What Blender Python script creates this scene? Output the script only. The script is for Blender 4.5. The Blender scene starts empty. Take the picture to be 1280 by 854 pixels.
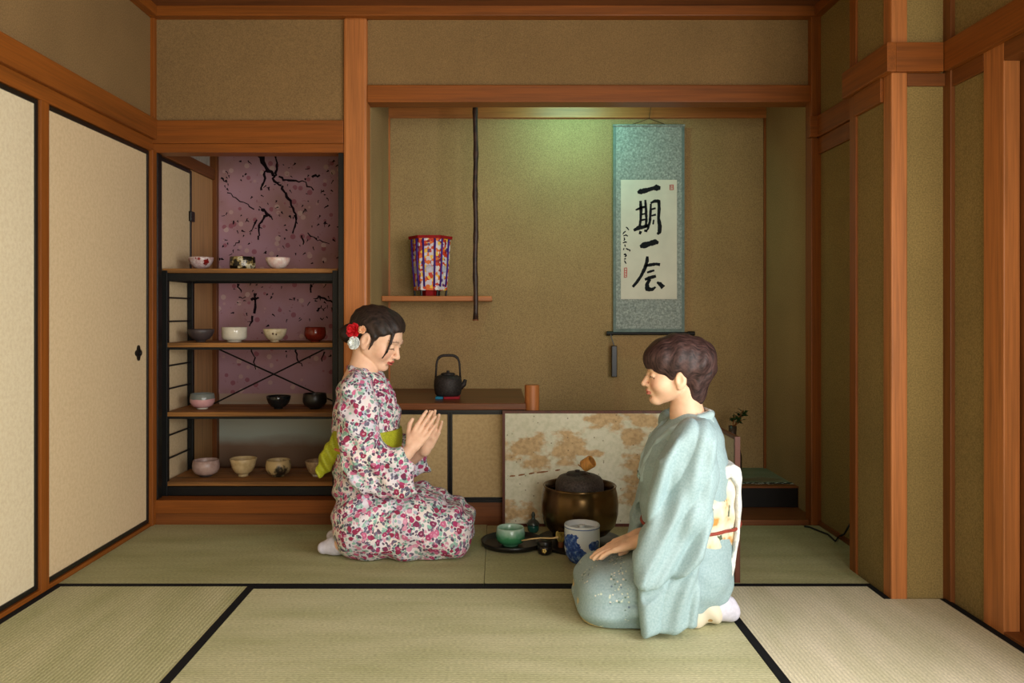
import bpy, bmesh, math, random
import numpy as np
from mathutils import Vector, Matrix
PI = math.pi
scene = bpy.context.scene
COL = scene.collection
CAMZ = 1.03
def P(px, py, Y):
    """point seen at (px,py) when it lies at depth Y"""
    return Vector(((px-622)*Y/1000.0, Y, CAMZ-(py-390)*Y/1000.0))
def X(px, Y): return (px-622)*Y/1000.0
def Z(py, Y): return CAMZ-(py-390)*Y/1000.0

# ---------------------------------------------------------------- materials
def lin(c):
    out = []
    for v in c[:3]:
        v = v/255.0
        out.append(v/12.92 if v <= 0.04045 else ((v+0.055)/1.055)**2.4)
    return tuple(out)+(1.0,)
def newmat(name, rough=.6, metal=0.0, spec=.4):
    m = bpy.data.materials.new(name); m.use_nodes = True
    nt = m.node_tree; b = nt.nodes['Principled BSDF']
    b.inputs['Roughness'].default_value = rough
    b.inputs['Metallic'].default_value = metal
    b.inputs['Specular IOR Level'].default_value = spec
    return m, nt, b
def N(nt, t, **kw):
    n = nt.nodes.new(t)
    for k, v in kw.items():
        if k in n.inputs: n.inputs[k].default_value = v
        else: setattr(n, k, v)
    return n
def coords(nt, scale=(1,1,1), rot=(0,0,0), loc=(0,0,0)):
    tc = N(nt, 'ShaderNodeTexCoord'); mp = N(nt, 'ShaderNodeMapping')
    mp.inputs['Scale'].default_value = scale; mp.inputs['Rotation'].default_value = rot
    mp.inputs['Location'].default_value = loc
    nt.links.new(tc.outputs['Object'], mp.inputs['Vector'])
    return mp.outputs['Vector']
def ramp(nt, fac, stops, interp='LINEAR'):
    r = N(nt, 'ShaderNodeValToRGB'); cr = r.color_ramp; cr.interpolation = interp
    while len(cr.elements) > 1: cr.elements.remove(cr.elements[-1])
    cr.elements[0].position = stops[0][0]; cr.elements[0].color = lin(stops[0][1])
    for p, c in stops[1:]:
        e = cr.elements.new(p); e.color = lin(c)
    nt.links.new(fac, r.inputs['Fac'])
    return r.outputs['Color']
def mixc(nt, fac, a, b, mode='MIX'):
    m = N(nt, 'ShaderNodeMix'); m.data_type = 'RGBA'; m.blend_type = mode
    def put(i, v):
        if isinstance(v, (int, float)): m.inputs[i].default_value = v
        elif isinstance(v, tuple): m.inputs[i].default_value = v
        else: nt.links.new(v, m.inputs[i])
    put(0, fac); put(6, a); put(7, b)
    return m.outputs[2]
def math_(nt, op, a, b=0.0, c=0.0):
    m = N(nt, 'ShaderNodeMath'); m.operation = op
    for i, v in enumerate((a, b, c)):
        if isinstance(v, (int, float)): m.inputs[i].default_value = v
        else: nt.links.new(v, m.inputs[i])
    return m.outputs[0]
def noise(nt, vec, scale, detail=3, rough=.5):
    n = N(nt, 'ShaderNodeTexNoise'); n.inputs['Scale'].default_value = scale
    n.inputs['Detail'].default_value = detail; n.inputs['Roughness'].default_value = rough
    nt.links.new(vec, n.inputs['Vector']); return n.outputs['Fac']
def bump(nt, b, h, strength=.2, dist=.002):
    n = N(nt, 'ShaderNodeBump'); n.inputs['Strength'].default_value = strength
    n.inputs['Distance'].default_value = dist
    nt.links.new(h, n.inputs['Height']); nt.links.new(n.outputs['Normal'], b.inputs['Normal'])
def plain(name, c, rough=.6, metal=0., spec=.4, var=.06, vs=30, bstr=.08):
    m, nt, b = newmat(name, rough, metal, spec)
    v = coords(nt); f = noise(nt, v, vs, 4)
    d = [max(0, x*(1-var*2)) for x in c]; e = [min(255, x*(1+var)) for x in c]
    nt.links.new(ramp(nt, f, [(.3, d), (.7, e)]), b.inputs['Base Color'])
    if bstr: bump(nt, b, f, bstr)
    return m
def wood(name, c, axis='x', dark=.86, rough=.45, spec=.35, gs=1.0):
    m, nt, b = newmat(name, rough, 0, spec)
    s = {'x': (.8, 20, 20), 'y': (20, .8, 20), 'z': (20, 20, .8)}[axis]
    v = coords(nt, tuple(q*gs for q in s))
    f = noise(nt, v, 1.6, 6, .6)
    s2 = {'x': (4, 160, 160), 'y': (160, 4, 160), 'z': (160, 160, 4)}[axis]
    g = noise(nt, coords(nt, s2), 1.0, 2)
    col = ramp(nt, f, [(.3, [q*dark for q in c]), (.52, c), (.72, [min(255, q*1.05) for q in c])])
    g2 = ramp(nt, g, [(.35, (232,232,232)), (.6, (255,255,255))])
    nt.links.new(mixc(nt, 1.0, col, g2, 'MULTIPLY'), b.inputs['Base Color'])
    bump(nt, b, f, .08, .001)
    return m
def plaster(name, c, speck=.16, bs=.5):
    m, nt, b = newmat(name, .92, 0, .12)
    v = coords(nt)
    f = noise(nt, v, 190, 3, .7); g = noise(nt, v, 2.5, 3)
    col = ramp(nt, f, [(.36, [q*(1-speck) for q in c]), (.62, [min(255, q*(1+speck*.6)) for q in c])])
    col = mixc(nt, 1.0, col, ramp(nt, g, [(.3, (236,236,236)), (.7, (255,255,255))]), 'MULTIPLY')
    nt.links.new(col, b.inputs['Base Color'])
    bump(nt, b, f, bs, .002)
    return m
def paper(name, c, c2, bs=.12):
    m, nt, b = newmat(name, .8, 0, .2)
    v = coords(nt, (1, 1, 1)); f = noise(nt, v, 70, 5, .65)
    w = noise(nt, v, 4, 3)
    col = ramp(nt, f, [(.35, c2), (.6, c)])
    nt.links.new(mixc(nt, .12, col, ramp(nt, w, [(.3, c2), (.7, c)])), b.inputs['Base Color'])
    bump(nt, b, f, bs, .001)
    return m
def tatami(name, c, along='x', amp=.13):
    """woven rush: fine ribs running across the mat's long side"""
    m, nt, b = newmat(name, .75, 0, .25)
    s = (1, 60, 1) if along == 'x' else (60, 1, 1)
    v = coords(nt)
    w = N(nt, 'ShaderNodeTexWave'); w.wave_type = 'BANDS'; w.bands_direction = 'Y' if along == 'x' else 'X'
    w.inputs['Scale'].default_value = 24; w.inputs['Distortion'].default_value = .6
    w.inputs['Detail'].default_value = 2; w.inputs['Detail Scale'].default_value = 3
    nt.links.new(v, w.inputs['Vector'])
    f = noise(nt, coords(nt, (90, 260, 1) if along == 'x' else (260, 90, 1)), 1.0, 2)
    g = noise(nt, coords(nt, (1.5, 7, 1) if along == 'x' else (7, 1.5, 1)), 1.2, 4)
    col = ramp(nt, f, [(.3, [q*(1-amp) for q in c]), (.7, [min(255, q*(1+amp*.5)) for q in c])])
    col = mixc(nt, 1.0, col, ramp(nt, g, [(.3, (224,228,214)), (.7, (255,255,255))]), 'MULTIPLY')
    col = mixc(nt, 1.0, col, ramp(nt, w.outputs['Fac'], [(0, (234,234,232)), (.5, (255,255,255))]), 'MULTIPLY')
    nt.links.new(col, b.inputs['Base Color'])
    bump(nt, b, w.outputs['Fac'], .25, .002)
    return m

# ---------------------------------------------------------------- object helpers
def props(o, label=None, cat=None, group=None, kind=None):
    if label: o['label'] = label
    if cat: o['category'] = cat
    if group: o['group'] = group
    if kind: o['kind'] = kind
def origin_of(o):
    v = Vector((0, 0, 0))
    while o is not None:
        v = v + o.location; o = o.parent
    return v
def thing(name, label, cat, loc=(0,0,0), group=None):
    o = bpy.data.objects.new(name, None); COL.objects.link(o)
    o.location = loc; o.empty_display_size = .05
    props(o, label, cat, group); return o
def link(name, me, m, parent=None, origin=None, smooth=False):
    """verts given in world space; origin moved to the thing's base"""
    o = bpy.data.objects.new(name, me); COL.objects.link(o)
    off = Vector(origin) if origin is not None else Vector((0, 0, 0))
    if parent is not None:
        off = origin_of(parent); o.parent = parent
    else:
        o.location = off
    if off.length > 0: me.transform(Matrix.Translation(-off))
    for mm in (m if isinstance(m, (list, tuple)) else [m]): me.materials.append(mm)
    if smooth: me.polygons.foreach_set('use_smooth', [True]*len(me.polygons))
    me.update(); return o
def B(): return bmesh.new()
def box(bm, x0, x1, y0, y1, z0, z1, bev=0.0, mi=0):
    x0, x1 = min(x0, x1), max(x0, x1); y0, y1 = min(y0, y1), max(y0, y1); z0, z1 = min(z0, z1), max(z0, z1)
    vs = [bm.verts.new(p) for p in ((x0,y0,z0),(x1,y0,z0),(x1,y1,z0),(x0,y1,z0),(x0,y0,z1),(x1,y0,z1),(x1,y1,z1),(x0,y1,z1))]
    fs = [bm.faces.new([vs[i] for i in q]) for q in ((0,3,2,1),(4,5,6,7),(0,1,5,4),(1,2,6,5),(2,3,7,6),(3,0,4,7))]
    for f in fs: f.material_index = mi
    if bev > 0:
        es = list({e for f in fs for e in f.edges})
        bmesh.ops.bevel(bm, geom=es, offset=bev, segments=2, affect='EDGES', profile=.5)
def prism(bm, pts, z0, z1, bev=0):
    lo = [bm.verts.new((x, y, z0)) for x, y in pts]; hi = [bm.verts.new((x, y, z1)) for x, y in pts]
    n = len(pts); fs = [bm.faces.new(list(reversed(lo))), bm.faces.new(hi)]
    for i in range(n): fs.append(bm.faces.new((lo[i], lo[(i+1) % n], hi[(i+1) % n], hi[i])))
    if bev: bmesh.ops.bevel(bm, geom=list({e for f in fs for e in f.edges}), offset=bev, segments=2, affect='EDGES', profile=.5)
def lathe(bm, prof, cx, cy, cz, seg=48, mod=None, mi=0):
    rings = []
    for r, z in prof:
        if r < 1e-6: rings.append([bm.verts.new((cx, cy, cz+z))]); continue
        ring = []
        for k in range(seg):
            a = 2*PI*k/seg; rr = r*(mod(a, z) if mod else 1)
            ring.append(bm.verts.new((cx+rr*math.cos(a), cy+rr*math.sin(a), cz+z)))
        rings.append(ring)
    for a, b in zip(rings, rings[1:]):
        if len(a) == 1 and len(b) == 1: continue
        for k in range(seg):
            k2 = (k+1) % seg
            if len(a) == 1: f = bm.faces.new((a[0], b[k2], b[k]))
            elif len(b) == 1: f = bm.faces.new((a[k], a[k2], b[0]))
            else: f = bm.faces.new((a[k], a[k2], b[k2], b[k]))
            f.material_index = mi
def tube(bm, pts, rad, seg=8, closed_caps=True):
    pts = [Vector(p) for p in pts]; n = len(pts)
    rs = rad if isinstance(rad, (list, tuple)) else [rad]*n
    rings = []; up = None
    for i, p in enumerate(pts):
        t = (pts[min(i+1, n-1)]-pts[max(i-1, 0)]).normalized()
        if up is None:
            up = Vector((0, 0, 1)) if abs(t.z) < .9 else Vector((0, 1, 0))
        u = t.cross(up).normalized(); v = u.cross(t).normalized(); up = v
        rings.append([bm.verts.new(p+(u*math.cos(2*PI*k/seg)+v*math.sin(2*PI*k/seg))*rs[i]) for k in range(seg)])
    for a, b in zip(rings, rings[1:]):
        for k in range(seg): bm.faces.new((a[k], a[(k+1) % seg], b[(k+1) % seg], b[k]))
    if closed_caps:
        bm.faces.new(list(reversed(rings[0]))); bm.faces.new(rings[-1])
def bar(bm, a, b, w, h=None):
    """square bar between two points"""
    h = h or w; a = Vector(a); b = Vector(b); t = (b-a).normalized()
    up = Vector((0, 0, 1)) if abs(t.z) < .9 else Vector((0, 1, 0))
    u = t.cross(up).normalized()*w/2; v = u.cross(t).normalized()*h/2
    q = [bm.verts.new(p+s*u+r*v) for p in (a, b) for s, r in ((-1,-1),(1,-1),(1,1),(-1,1))]
    for f in ((0,3,2,1),(4,5,6,7),(0,1,5,4),(1,2,6,5),(2,3,7,6),(3,0,4,7)): bm.faces.new([q[i] for i in f])
def mk(name, bm, m, parent=None, origin=None, smooth=False):
    me = bpy.data.meshes.new(name)
    bmesh.ops.recalc_face_normals(bm, faces=bm.faces[:]); bm.to_mesh(me); bm.free()
    return link(name, me, m, parent, origin, smooth)
def smooth_angle(o, deg=40):
    me = o.data; me.polygons.foreach_set('use_smooth', [True]*len(me.polygons))
    bm = bmesh.new(); bm.from_mesh(me)
    for e in bm.edges:
        if len(e.link_faces) == 2 and e.calc_face_angle(0) > math.radians(deg): e.smooth = False
    bm.to_mesh(me); bm.free()
def bx(name, x0, x1, y0, y1, z0, z1, m, parent=None, bev=0.002, origin='base', kind=None):
    bm = B(); box(bm, x0, x1, y0, y1, z0, z1, bev)
    og = ((x0+x1)/2, (y0+y1)/2, min(z0, z1)) if (origin == 'base' and parent is None) else None
    o = mk(name, bm, m, parent, og)
    if kind: o['kind'] = kind
    return o

# ---------------------------------------------------------------- palette
M = {}
M['wall'] = plaster('sand_wall', (146, 124, 76), .13)
M['wall_upper'] = plaster('sand_wall_upper', (138, 110, 72), .12)
M['wall_alcove'] = plaster('alcove_wall', (170, 142, 98), .12)
for a in 'xyz':
    M['wood'+a] = wood('cedar_'+a, (138, 76, 24), a)
    M['pale'+a] = wood('pale_wood_'+a, (184, 114, 60), a)
    M['brown'+a] = wood('brown_wood_'+a, (122, 70, 30), a)
    M['rack'+a] = wood('rustic_board_'+a, (158, 108, 54), a, .55, .6)
M['counter'] = wood('counter_top', (122, 70, 34), 'x', .7, .35)
M['fusuma'] = paper('fusuma_paper', (216, 192, 154), (204, 179, 140), .08)
M['fusuma_near'] = paper('fusuma_paper_pale', (222, 208, 176), (210, 193, 160), .08)
M['door_paper'] = paper('cupboard_paper', (196, 170, 124), (178, 152, 106))
M['lacquer'] = plain('black_lacquer', (20, 18, 16), .35, 0, .4, .1)
M['iron_black'] = plain('black_steel', (16, 17, 17), .5, .2, .4, .1)
M['ceil'] = wood('ceiling_board', (120, 70, 34), 'x', .75, .6)
M['border'] = plain('mat_border', (16, 17, 20), .8, 0, .2, .15, 200)
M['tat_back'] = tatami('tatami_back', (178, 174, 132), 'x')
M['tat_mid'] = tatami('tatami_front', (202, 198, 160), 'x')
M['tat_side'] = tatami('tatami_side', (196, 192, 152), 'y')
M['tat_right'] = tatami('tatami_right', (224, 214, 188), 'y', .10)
M['white'] = plain('white_plaster', (190, 180, 165), .9)
M['base'] = plain('subfloor', (90, 70, 45), .9)
M['gap'] = plain('dark_gap', (30, 20, 12), .9)

# ---------------------------------------------------------------- room shell
LX, RX, YA, YB = -1.679, 1.62, 3.887, 4.65       # left wall, right wall, alcove front, alcove back
YN = -1.4                                         # wall behind the camera
S = 'structure'
bx('floor', -1.9, 2.1, YN-.1, 5.0, -.16, -.045, M['base'], kind=S, bev=0)
# ceiling of long boards with battens
bm = B()
for i in range(18):
    y0 = YN+i*.3; y1 = min(y0+.297, YA+.06)
    if y0 < YA+.05: box(bm, -1.9, 1.95, y0, y1, 2.50, 2.53, .002)
mk('ceiling', bm, M['ceil'])['kind'] = S
bm = B()
for i in range(8): box(bm, -1.9, 1.95, YN+.3+i*.62, YN+.33+i*.62, 2.475, 2.5, .002)
mk('trim_1', bm, M['woodx'])['kind'] = S
# cornice (mawaribuchi)
bm = B(); box(bm, LX-.02, RX+.05, YA-.05, YA+.05, 2.452, 2.502, .003); mk('trim_2', bm, M['woodx'])['kind'] = S
bm = B(); box(bm, LX-.02, LX+.045, YN, YA-.05, 2.452, 2.502, .003); mk('trim_3', bm, M['woody'])['kind'] = S
bm = B(); box(bm, 1.38, RX+.05, 2.84, 3.25, 2.452, 2.502, .003); box(bm, 1.52, RX+.05, 3.25, YA-.05, 2.452, 2.502, .003); box(bm, RX-.04, RX+.05, YN, 2.84, 2.452, 2.502, .003)
mk('trim_4', bm, M['woody'])['kind'] = S

# left wall: plaster over head rail, sliding doors below
bm = B(); box(bm, LX-.06, LX, YN, YA+.03, 1.955, 2.46); box(bm, LX-.12, LX-.06, YN, YA+.03, 0, 2.46)
mk('wall_left', bm, M['wall_upper'])['kind'] = S
bm = B(); box(bm, LX-.01, LX+.032, YN, YA-.002, 1.862, 1.962, .003); mk('trim_5', bm, M['woody'])['kind'] = S
bm = B(); box(bm, LX-.03, LX+.012, YN, YA-.002, 1.805, 1.862, .002); mk('trim_6', bm, M['woody'])['kind'] = S
bm = B(); box(bm, LX-.03, LX+.012, YN, YA-.03, -.04, .016, .002); mk('trim_7', bm, M['woody'])['kind'] = S
def fusuma(n, y0, y1, m, handle=None, xo=0.0):
    r = thing('door_%d' % n, None, None, (LX, (y0+y1)/2, .02)); r['kind'] = S
    z0, z1 = .018, 1.803; f = .018
    bm = B(); box(bm, LX-.018+xo, LX-.002+xo, y0+f*.7, y1-f*.7, z0+f, z1-f); mk('panel', bm, m, r)
    bm = B()
    for a, b, c, d in ((y0, y0+f, z0, z1), (y1-f, y1, z0, z1), (y0+f, y1-f, z0, z0+f), (y0+f, y1-f, z1-f, z1)):
        box(bm, LX-.022+xo, LX+.004+xo, a, b, c, d, .002)
    mk('frame', bm, M['lacquer'], r)
    if handle:
        bm = B(); y, z = handle
        pts = []
        for k in range(32):
            a = 2*PI*k/32; rr = .026*(1+.22*math.cos(4*a))
            pts.append((rr*math.cos(a)*1.0, rr*math.sin(a)*1.15))
        lo = [bm.verts.new((LX-.002+xo, y+p, z+q)) for p, q in pts]; hi = [bm.verts.new((LX+.005+xo, y+p, z+q)) for p, q in pts]
        mid = [bm.verts.new((LX+.005+xo, y+p*.62, z+q*.62)) for p, q in pts]; dn = [bm.verts.new((LX+.000+xo, y+p*.55, z+q*.55)) for p, q in pts]
        for k in range(32):
            j = (k+1) % 32
            bm.faces.new((lo[k], lo[j], hi[j], hi[k])); bm.faces.new((hi[k], hi[j], mid[j], mid[k])); bm.faces.new((mid[k], mid[j], dn[j], dn[k]))
        bm.faces.new(dn)
        mk('door_pull', bm, M['lacquer'], r)
    return r
fusuma(1, 2.972, 3.845, M['fusuma'], (3.738, .838))
fusuma(2, 1.96, 2.918, M['fusuma_near'])
fusuma(3, 1.0, 1.955, M['fusuma_near'])
fusuma(4, .03, .99, M['fusuma_near'])
bx('trim_8', LX-.03, LX+.014, 2.918, 2.972, 0, 1.805, M['woodz'], kind=S)
bx('trim_9', LX-.03, LX+.022, 3.846, YA+.02, 0, 1.81, M['woodz'], kind=S)
bx('trim_10', LX-.03, LX+.02, YA-.02, YA+.03, 1.96, 2.455, M['woodz'], kind=S)
bx('wall_near', -1.9, 1.9, YN-.08, YN, -.05, 2.5, M['wall'], kind=S, bev=0)
bm = B(); box(bm, LX-.12, LX-.0, YN, .03, 0, 1.81); mk('wall_left_near', bm, M['wall'])['kind'] = S

# ---- main front (plane A)
bx('wall_back_left', LX, -.746, YA+.005, YA+.075, 1.955, 2.46, M['wall_upper'], kind=S, bev=0)
bx('trim_11', LX, -.746, YA-.02, YA+.09, 1.845, 1.957, M['woodx'], kind=S)
bx('trim_12', LX, -.746, YA-.008, YA+.09, 1.803, 1.845, M['woodx'], kind=S)
# main alcove pillar
bm = B(); box(bm, -.746, -.632, YA-.02, YA+.095, 0, 2.455, .012); mk('trim_13', bm, M['palez'], None, (-.689, YA+.03, 0))['kind'] = S
bx('wall_back_centre', -.632, 1.56, YA+.01, YA+.075, 2.12, 2.46, M['wall_upper'], kind=S, bev=0)
bx('trim_14', -.632, 1.53, YA-.015, YA+.09, 2.046, 2.13, M['woodx'], kind=S, bev=.004)
# sill under the left recess
bx('trim_15', LX, -.746, YA-.012, YA+.08, .052, .117, M['woodx'], kind=S)
bx('trim_16', LX, -.632, YA-.004, YA+.08, -.04, .052, M['brownx'], kind=S)
# left recess: floor, back, sides, top
bx('floor_recess_left', LX, -.70, YA+.08, 4.80, .07, .112, M['brownx'], kind=S, bev=0)
bx('wall_recess_back', -1.75, -.62, 4.745, 4.80, .1, 2.46, M['white'], kind=S, bev=0)
bx('wall_recess_right', -.70, -.652, YA+.095, 4.745, 0, 2.46, M['wall_alcove'], kind=S, bev=0)
bx('wall_recess_left', LX-.05, LX-.012, YA+.03, 4.745, 0, 2.46, M['white'], kind=S, bev=0)
bx('ceiling_recess', LX, -.65, YA+.07, 4.75, 2.3, 2.33, M['ceil'], kind=S, bev=0)
# left side of recess: head beam, cupboard door folded flat, wooden board, black jamb
bx('trim_17', LX-.02, LX+.02, YA+.09, 4.745, 1.805, 1.87, M['browny'], kind=S)
bx('trim_18', LX-.01, LX+.028, YA+.0, YA+.05, .117, 1.803, M['lacquer'], kind=S)
bx('trim_19', -.775, -.748, YA+.0, YA+.05, .117, 1.803, M['lacquer'], kind=S)
r = thing('door_5', None, None, (LX, 4.12, .13)); r['kind'] = S
bm = B(); box(bm, LX-.01, LX+.004, 3.95, 4.36, .135, 1.79); mk('panel', bm, M['fusuma'], r)
bm = B(); box(bm, LX-.012, LX+.009, 3.94, 3.958, .125, 1.80, .002); box(bm, LX-.012, LX+.009, 4.352, 4.372, .125, 1.80, .002)
box(bm, LX-.012, LX+.009, 3.958, 4.352, .125, .14, .002); box(bm, LX-.012, LX+.009, 3.958, 4.352, 1.782, 1.80, .002); mk('frame', bm, M['lacquer'], r)
for z in (1.55, .50):
    bm = B(); box(bm, LX+.004, LX+.02, 4.335, 4.39, z-.028, z+.028, .004); mk('hinge', bm, M['lacquer'], r)
bx('trim_20', LX-.012, LX+.004, 4.372, 4.70, .115, 1.805, wood('tan_board', (192, 146, 96), 'z', .9), kind=S)
bx('trim_21', LX-.02, LX+.03, 4.70, 4.742, .115, 2.3, M['brownz'], kind=S)

# ---- tokonoma interior
bx('wall_alcove_back', -.66, 1.62, YB, YB+.06, 0, 2.36, M['wall_alcove'], kind=S, bev=0)
bx('wall_alcove_left', -.652, -.632, YA+.095, YB, .1, 2.36, M['wall_alcove'], kind=S, bev=0)
bx('wall_alcove_right', 1.556, 1.62, YA+.03, YB, 0, 2.36, M['wall_alcove'], kind=S, bev=0)
bx('ceiling_alcove', -.66, 1.6, YA+.07, YB+.05, 2.34, 2.37, M['ceil'], kind=S, bev=0)
bx('trim_22', -.632, 1.556, YB-.018, YB, 2.155, 2.225, M['palex'], kind=S)
bx('trim_23', -.634, -.622, YB-.018, YB-.002, .58, 2.155, M['palez'], kind=S)
bx('trim_24', 1.543, 1.557, YB-.016, YB-.002, .12, 2.155, M['woodz'], kind=S)
bx('floor_alcove', .13, 1.556, YA-.0, 4.16, -.04, .018, M['brownx'], kind=S)
bx('trim_25', .1, 1.556, 4.14, 4.175, .018, .118, M['lacquer'], kind=S)
bx('trim_26', .13, 1.556, 4.136, 4.19, .118, .128, M['brownx'], kind=S)
bm = B(); box(bm, .13, 1.556, 4.195, YB, .05, .124); o = mk('tatami_mat', bm, tatami('tatami_alcove', (140,146,120), 'x'), None, (.85, 4.42, .05))
props(o, 'narrow greenish tatami mat on the raised alcove platform behind the folding screen', 'mat')
bm = B(); box(bm, .13, 1.556, 4.19, 4.235, .122, .1275)
m, nt, b = newmat('patterned_edging', .8)
ck = N(nt, 'ShaderNodeTexVoronoi'); ck.inputs['Scale'].default_value = 55; nt.links.new(coords(nt), ck.inputs['Vector'])
nt.links.new(ramp(nt, ck.outputs['Distance'], [(.0, (200,205,195)), (.35, (190,196,186)), (.42, (40,44,40))]), b.inputs['Base Color'])
mk('cloth_border', bm, m, o)

# ---- right wall, stepped
bx('trim_27', 1.512, 1.60, YA-.03, YA+.045, 0, 2.455, M['woodz'], kind=S, bev=.004)
bx('wall_right_back', 1.559, 1.62, 3.19, YA-.03, 0, 2.46, M['wall'], kind=S, bev=0)
bx('baseboard_right', 1.548, 1.56, 3.22, YA-.03, 0, .022, M['browny'], kind=S)
bx('trim_28', 1.53, 1.56, 3.2, YA-.028, 1.868, 1.968, M['woody'], kind=S)
bx('trim_29', 1.495, 1.56, YA-.06, YA-.02, 1.868, 1.968, M['woodx'], kind=S)
bx('trim_30', 1.545, 1.56, 3.2, YA-.03, 1.79, 1.868, M['woody'], kind=S)
# pilaster
bx('wall_pilaster', 1.421, 1.618, 2.885, 3.20, -.03, 2.46, M['wall'], kind=S, bev=0)
bx('trim_31', 1.412, 1.45, 3.155, 3.21, -.03, 2.455, M['woodz'], kind=S)
bx('trim_32', 1.414, 1.472, 2.872, 2.935, -.03, 2.455, M['palez'], kind=S, bev=.005)
bx('trim_33', 1.388, 1.422, 2.85, 3.225, 1.888, 1.992, M['woody'], kind=S)
bx('trim_34', 1.422, 1.59, 2.85, 2.886, 1.888, 1.992, M['woodx'], kind=S)
bx('trim_35', 1.404, 1.43, 2.935, 3.155, 1.80, 1.888, M['woody'], kind=S)
bx('trim_36', 1.472, 1.61, 2.872, 2.886, 1.842, 1.888, M['brownx'], kind=S)
bx('trim_37', 1.606, 1.65, 2.837, 2.886, -.03, 2.455, M['brownz'], kind=S)
bx('wall_right', 1.622, 1.70, 2.62, 2.84, -.03, 2.46, M['wall'], kind=S, bev=0)
bx('trim_38', 1.612, 1.665, 2.548, 2.655, -.03, 1.89, M['palez'], kind=S, bev=.003)
bx('wall_right_upper', 1.622, 1.70, YN, 2.62, 1.95, 2.46, M['wall'], kind=S, bev=0)
bx('trim_39', 1.59, 1.625, YN, 2.85, 1.888, 1.992, M['woody'], kind=S)
bx('trim_40', 1.612, 1.72, YN, 2.548, 1.83, 1.888, M['browny'], kind=S)
bx('trim_41', 1.612, 1.64, 2.655, 2.837, 1.83, 1.888, M['browny'], kind=S)
bx('trim_42', 1.612, 1.74, YN, 2.548, -.04, .012, M['browny'], kind=S)
bx('trim_43', 1.668, 1.72, 2.50, 2.56, 0, 1.84, M['brownz'], kind=S)
# low solid wall below the window and short wall by the camera
bx('wall_right_low', 1.66, 1.72, YN, 2.50, .012, .32, M['wall'], kind=S, bev=0)
bx('wall_right_near', 1.66, 1.72, YN, -.55, .32, 1.83, M['wall'], kind=S, bev=0)
# paper-screened window on the right (just outside the frame)
r = thing('window_1', None, None, (1.69, .98, .32)); r['kind'] = S
bm = B()
for y in (-.55, .20, .95, 1.70, 2.47): box(bm, 1.665, 1.695, y, y+.03, .32, 1.83)
for z in (.32, 1.80): box(bm, 1.665, 1.695, -.52, 2.5, z, z+.03)
mk('frame', bm, M['woody'], r)
bm = B()
for i in range(16): box(bm, 1.672, 1.682, -.5+i*.187, -.492+i*.187, .35, 1.80)
for i in range(6): box(bm, 1.672, 1.682, -.52, 2.47, .56+i*.21, .568+i*.21)
mk('lattice', bm, M['woody'], r)
m, nt, b = newmat('shoji_paper', .9); b.inputs['Base Color'].default_value = (.85, .84, .8, 1)
tr = N(nt, 'ShaderNodeBsdfTranslucent'); tr.inputs['Color'].default_value = (.85, .84, .8, 1)
mx = N(nt, 'ShaderNodeMixShader'); mx.inputs[0].default_value = .6
nt.links.new(b.outputs[0], mx.inputs[1]); nt.links.new(tr.outputs[0], mx.inputs[2])
nt.links.new(mx.outputs[0], nt.nodes['Material Output'].inputs['Surface'])
bm = B(); box(bm, 1.684, 1.686, -.52, 2.5, .34, 1.81); mk('shoji_paper', bm, m, r)

# ---- tatami mats
def mat(pts, m, strips, label, z1=0.0):
    cx = sum(p[0] for p in pts)/len(pts); cy = sum(p[1] for p in pts)/len(pts)
    bm = B(); prism(bm, pts, -.042, z1)
    o = mk('tatami_mat', bm, m, None, (cx, cy, -.042)); props(o, label, 'mat')
    for s in strips:
        bm = B(); box(bm, *s, -.02, z1+.0012); mk('cloth_border', bm, M['border'], o)
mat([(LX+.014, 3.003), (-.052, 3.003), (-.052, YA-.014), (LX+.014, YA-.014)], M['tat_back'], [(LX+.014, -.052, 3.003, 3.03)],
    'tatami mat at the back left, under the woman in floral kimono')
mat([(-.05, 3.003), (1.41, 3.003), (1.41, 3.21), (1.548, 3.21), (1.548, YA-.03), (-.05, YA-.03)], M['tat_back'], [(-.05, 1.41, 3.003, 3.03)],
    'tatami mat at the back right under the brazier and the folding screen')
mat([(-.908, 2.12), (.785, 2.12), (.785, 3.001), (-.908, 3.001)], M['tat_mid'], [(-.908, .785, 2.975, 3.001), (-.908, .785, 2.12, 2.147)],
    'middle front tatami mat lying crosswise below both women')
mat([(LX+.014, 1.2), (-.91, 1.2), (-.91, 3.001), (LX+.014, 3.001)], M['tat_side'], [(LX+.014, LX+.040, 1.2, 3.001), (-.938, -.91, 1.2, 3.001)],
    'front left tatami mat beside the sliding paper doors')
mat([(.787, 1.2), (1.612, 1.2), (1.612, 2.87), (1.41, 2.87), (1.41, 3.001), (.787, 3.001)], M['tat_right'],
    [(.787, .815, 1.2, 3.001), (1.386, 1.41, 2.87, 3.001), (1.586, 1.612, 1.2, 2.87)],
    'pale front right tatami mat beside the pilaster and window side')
bx('floor_near', LX, 1.612, YN, 2.118, -.04, -.003, M['tat_mid'], kind=S, bev=0) if False else None
bm = B(); box(bm, -.908, .785, 1.2, 2.118, -.042, 0); box(bm, LX+.014, 1.612, YN, 1.198, -.042, 0)
mk('floor_near', bm, M['tat_mid'])['kind'] = S

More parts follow.
